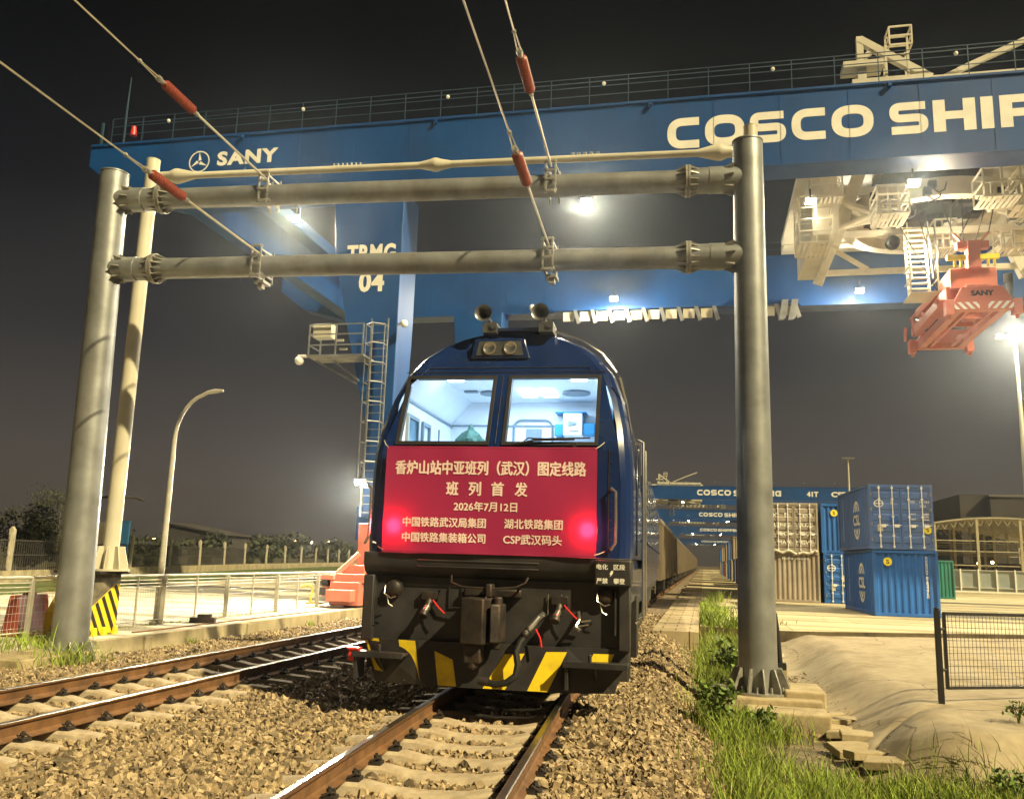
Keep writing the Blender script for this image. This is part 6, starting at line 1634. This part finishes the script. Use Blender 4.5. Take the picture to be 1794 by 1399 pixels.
# ------------------------------------------------------------------ grass and weeds
def blades(name, pts, hts, lean, m, label, wid=.006):
    n_ = len(pts); a = rng.uniform(0, 2 * np.pi, n_); d = np.stack([np.cos(a), np.sin(a), np.zeros(n_)], -1); sd_ = np.stack([-np.sin(a), np.cos(a), np.zeros(n_)], -1)
    b2 = rng.uniform(0, 2 * np.pi, n_); sd_ = np.stack([np.cos(b2), np.sin(b2), np.zeros(n_)], -1)
    V = []
    for t, w in ((0, 1), (.4, .85), (.75, .55), (1.0, .06)):
        c_ = pts + np.array([0, 0, 1]) * (hts * t * (1 - .25 * lean * t))[:, None] + d * (hts * lean * t * t)[:, None]
        ww = (wid * w * (0.7 + hts))[:, None]
        V += [c_ - sd_ * ww, c_ + sd_ * ww]
    V = np.stack(V, 1)
    base = (np.arange(n_) * 8)[:, None, None]
    F = np.array([[0, 1, 3, 2], [2, 3, 5, 4], [4, 5, 7, 6]])[None] + base
    o = np_mesh(name, V.reshape(-1, 3), F.reshape(-1, 4), m, 4)
    return tag(o, label, 'grass', kind='stuff')
def clump_pts(cx, cy, rx, ry, n_, zf):
    x = cx + rng.normal(0, rx, n_); y = cy + rng.normal(0, ry, n_); return np.stack([x, y, zf(x, y)], -1)
def zall(x, y): return np.where(x < .55, np.maximum(zb(x, y), zr(x, y)), zr(x, y))
P, H = [], []
for (cx, cy, rx, ry_, n_, h) in ((.75, 9.3, .28, .75, 3600, .42), (1.0, 8.0, .35, .6, 3000, .40), (.55, 11.0, .2, .7, 1500, .36), (1.35, 10.2, .25, .6, 1500, .34), (.35, 13.2, .22, .55, 1500, .50), (.7, 13.8, .3, .4, 1200, .5), (1.6, 8.6, .3, .6, 1400, .36), (.9, 7.0, .4, .5, 1800, .34),
                               (2.25, 10.5, .25, .3, 900, .38), (2.9, 10.2, .35, .35, 1500, .40), (3.6, 10.0, .4, .35, 1300, .38), (2.4, 9.5, .4, .4, 900, .36), (4.2, 10.2, .4, .3, 700, .34), (2.0, 10.4, .15, .4, 300, .26),
                               (.28, 20.2, .22, 1.8, 2600, .55), (.55, 23.5, .3, 1.4, 2200, .55), (.6, 18.2, .35, .7, 900, .5), (.2, 16.6, .15, .5, 500, .36)):
    p_ = clump_pts(cx, cy, rx, ry_, n_, zall); P.append(p_); H.append(.8 * h * rng.uniform(.35, 1.2, n_))
P = np.concatenate(P); H = np.concatenate(H)
k = ~((P[:, 1] > 14.0) & (P[:, 1] < 16.3) & (P[:, 0] > .05) & (P[:, 0] < 1.9)) & ~((P[:, 0] < -.12) & (P[:, 1] > 24.3))
P, H = P[k], H[k]
M['straw'] = mat('dry_straw', (0.26, 0.21, 0.09), 0.8, 0, 0.25, 3, island=True)
ks_ = rng.choice(len(P), 1500, replace=False)
blades('dry_stalks', P[ks_] + np.array([.03, .02, 0]), H[ks_] * 1.15, rng.uniform(.1, 1.0, 1500), M['straw'], 'dry straw coloured stalks among the ditch grass', .005)
blades('ditch_grass', P, H, rng.uniform(.1, .75, len(P)), M['grass'], 'long green grass growing in the ditch and around the right post')
P2, H2 = [], []
for (cx, cy, rx, ry_, n_, h) in ((.15, 28.5, .18, .8, 500, .5), (.3, 33.0, .3, 2.2, 800, .45), (.15, 38.0, .2, 1.5, 400, .4), (.9, 27.0, .3, .3, 300, .4), (1.6, 29.8, .5, .3, 200, .2), (.6, 46, .3, 1.0, 120, .7)):
    p_ = clump_pts(cx, cy, rx, ry_, n_, lambda x, y: np.full(len(x), -.1)); P2.append(p_); H2.append(h * rng.uniform(.4, 1.1, n_))
P2 = np.concatenate(P2); H2 = np.concatenate(H2); k = P2[:, 0] > -.1; P2, H2 = P2[k], H2[k]
blades('yard_grass', P2, H2, rng.uniform(.1, .7, len(P2)), M['grass'], 'tufts of bright grass at the edge of the paved path', .012)
P3, H3 = [], []
for (cx, cy, rx, ry_, n_, h) in ((-10.9, 14.0, .25, .25, 130, .5), (-11.2, 13.6, .4, .4, 160, .3), (-12.1, 14.4, .3, .5, 200, .3), (-12.6, 11.6, .4, .8, 300, .3), (-11.0, 18.0, .1, .05, 40, .2), (-11.0, 24.0, .05, .1, 30, .2), (-10.95, 21.0, .05, 3.0, 60, .12), (-12.6, 15.5, .1, 6.0, 400, .12), (-12.5, 22, .1, 5, 300, .1)):
    p_ = clump_pts(cx, cy, rx, ry_, n_, lambda x, y: np.where(x > -11.3, zb(np.minimum(x, .5), y), -.14)); P3.append(p_); H3.append(h * rng.uniform(.4, 1.1, n_))
P3 = np.concatenate(P3); H3 = np.concatenate(H3)
blades('kerb_weeds', P3, H3, rng.uniform(.2, .9, len(P3)), M['grass'], 'sparse weeds around the left post and along the kerb wall', .009)
def weed(x, y, z, h, n_, label, seed):
    g_ = random.Random(seed); t = thing('weed_plant', label, 'weed', (x, y, z))
    c = MB()
    for k in range(5): a = g_.uniform(0, 6.28); c.tube([(0, 0, 0), (math.cos(a) * h * .12, math.sin(a) * h * .12, h * .5), (math.cos(a) * h * .35, math.sin(a) * h * .35, h * g_.uniform(.7, 1.0))], [.008, .006, .003], 5)
    c.build('stem', M['leaf'], t)
    V, F = leaf_cloud(n_, [(g_.uniform(-.3, .3) * h, g_.uniform(-.3, .3) * h, h * g_.uniform(.35, .9), h * .32) for k in range(6)], h * .10, seed); np_mesh('foliage', V, F, M['leaf'], 4, t)
weed(.75, 13.2, -.68, .42, 300, 'dark leafy weed bush in front of the right grey post foot', 3); weed(.2, 13.0, -.55, .6, 300, 'leafy weed at the edge of the ballast left of the right post foot', 4)
weed(3.78, 12.4, -.17, .30, 120, 'small spiky weed growing from a crack in the cement apron', 5); 
weed(3.1, 10.5, -.72, .40, 200, 'broad leafy weed among the long grass at the bottom right corner', 9); weed(.45, 19.0, -.5, .7, 300, 'leafy bush beside the path end left of the right post', 12)

cx_ = np.concatenate([rng.normal(1.9, .16, 700), rng.uniform(1.9, 5.0, 300), rng.uniform(.6, 1.9, 700)]); cy_ = np.concatenate([rng.uniform(10, 21, 700), rng.uniform(7, 10.3, 300), rng.uniform(6, 20, 700)])
cs_ = rng.uniform(.005, .020, len(cx_)) * np.where(rng.uniform(0, 1, len(cx_)) > .93, 2.0, 1)
stones('bank_clods', np.stack([cx_, cy_, zr(cx_, cy_) + .012 + cs_ * .3], -1), cs_, 'crumbs of broken cement and pebbles on the bank', M['stone'])
# ------------------------------------------------------------------ haze
hz = MB(); hz.bx(-620, 420, -12, 900, -1.95, 27)
hm = bpy.data.materials.new('night_haze'); hm.use_nodes = True
n, l = hm.node_tree.nodes, hm.node_tree.links; n.remove(n['Principled BSDF'])
pv = n.new('ShaderNodeVolumePrincipled'); pv.inputs['Color'].default_value = (.80, .88, 1, 1); pv.inputs['Density'].default_value = 0.0008; pv.inputs['Anisotropy'].default_value = .88
l.new(pv.outputs[0], n['Material Output'].inputs['Volume'])
ho = hz.build('haze', hm, smooth=False); ho['kind'] = 'stuff'; ho['label'] = 'thin night haze over the whole yard'; ho['category'] = 'haze'
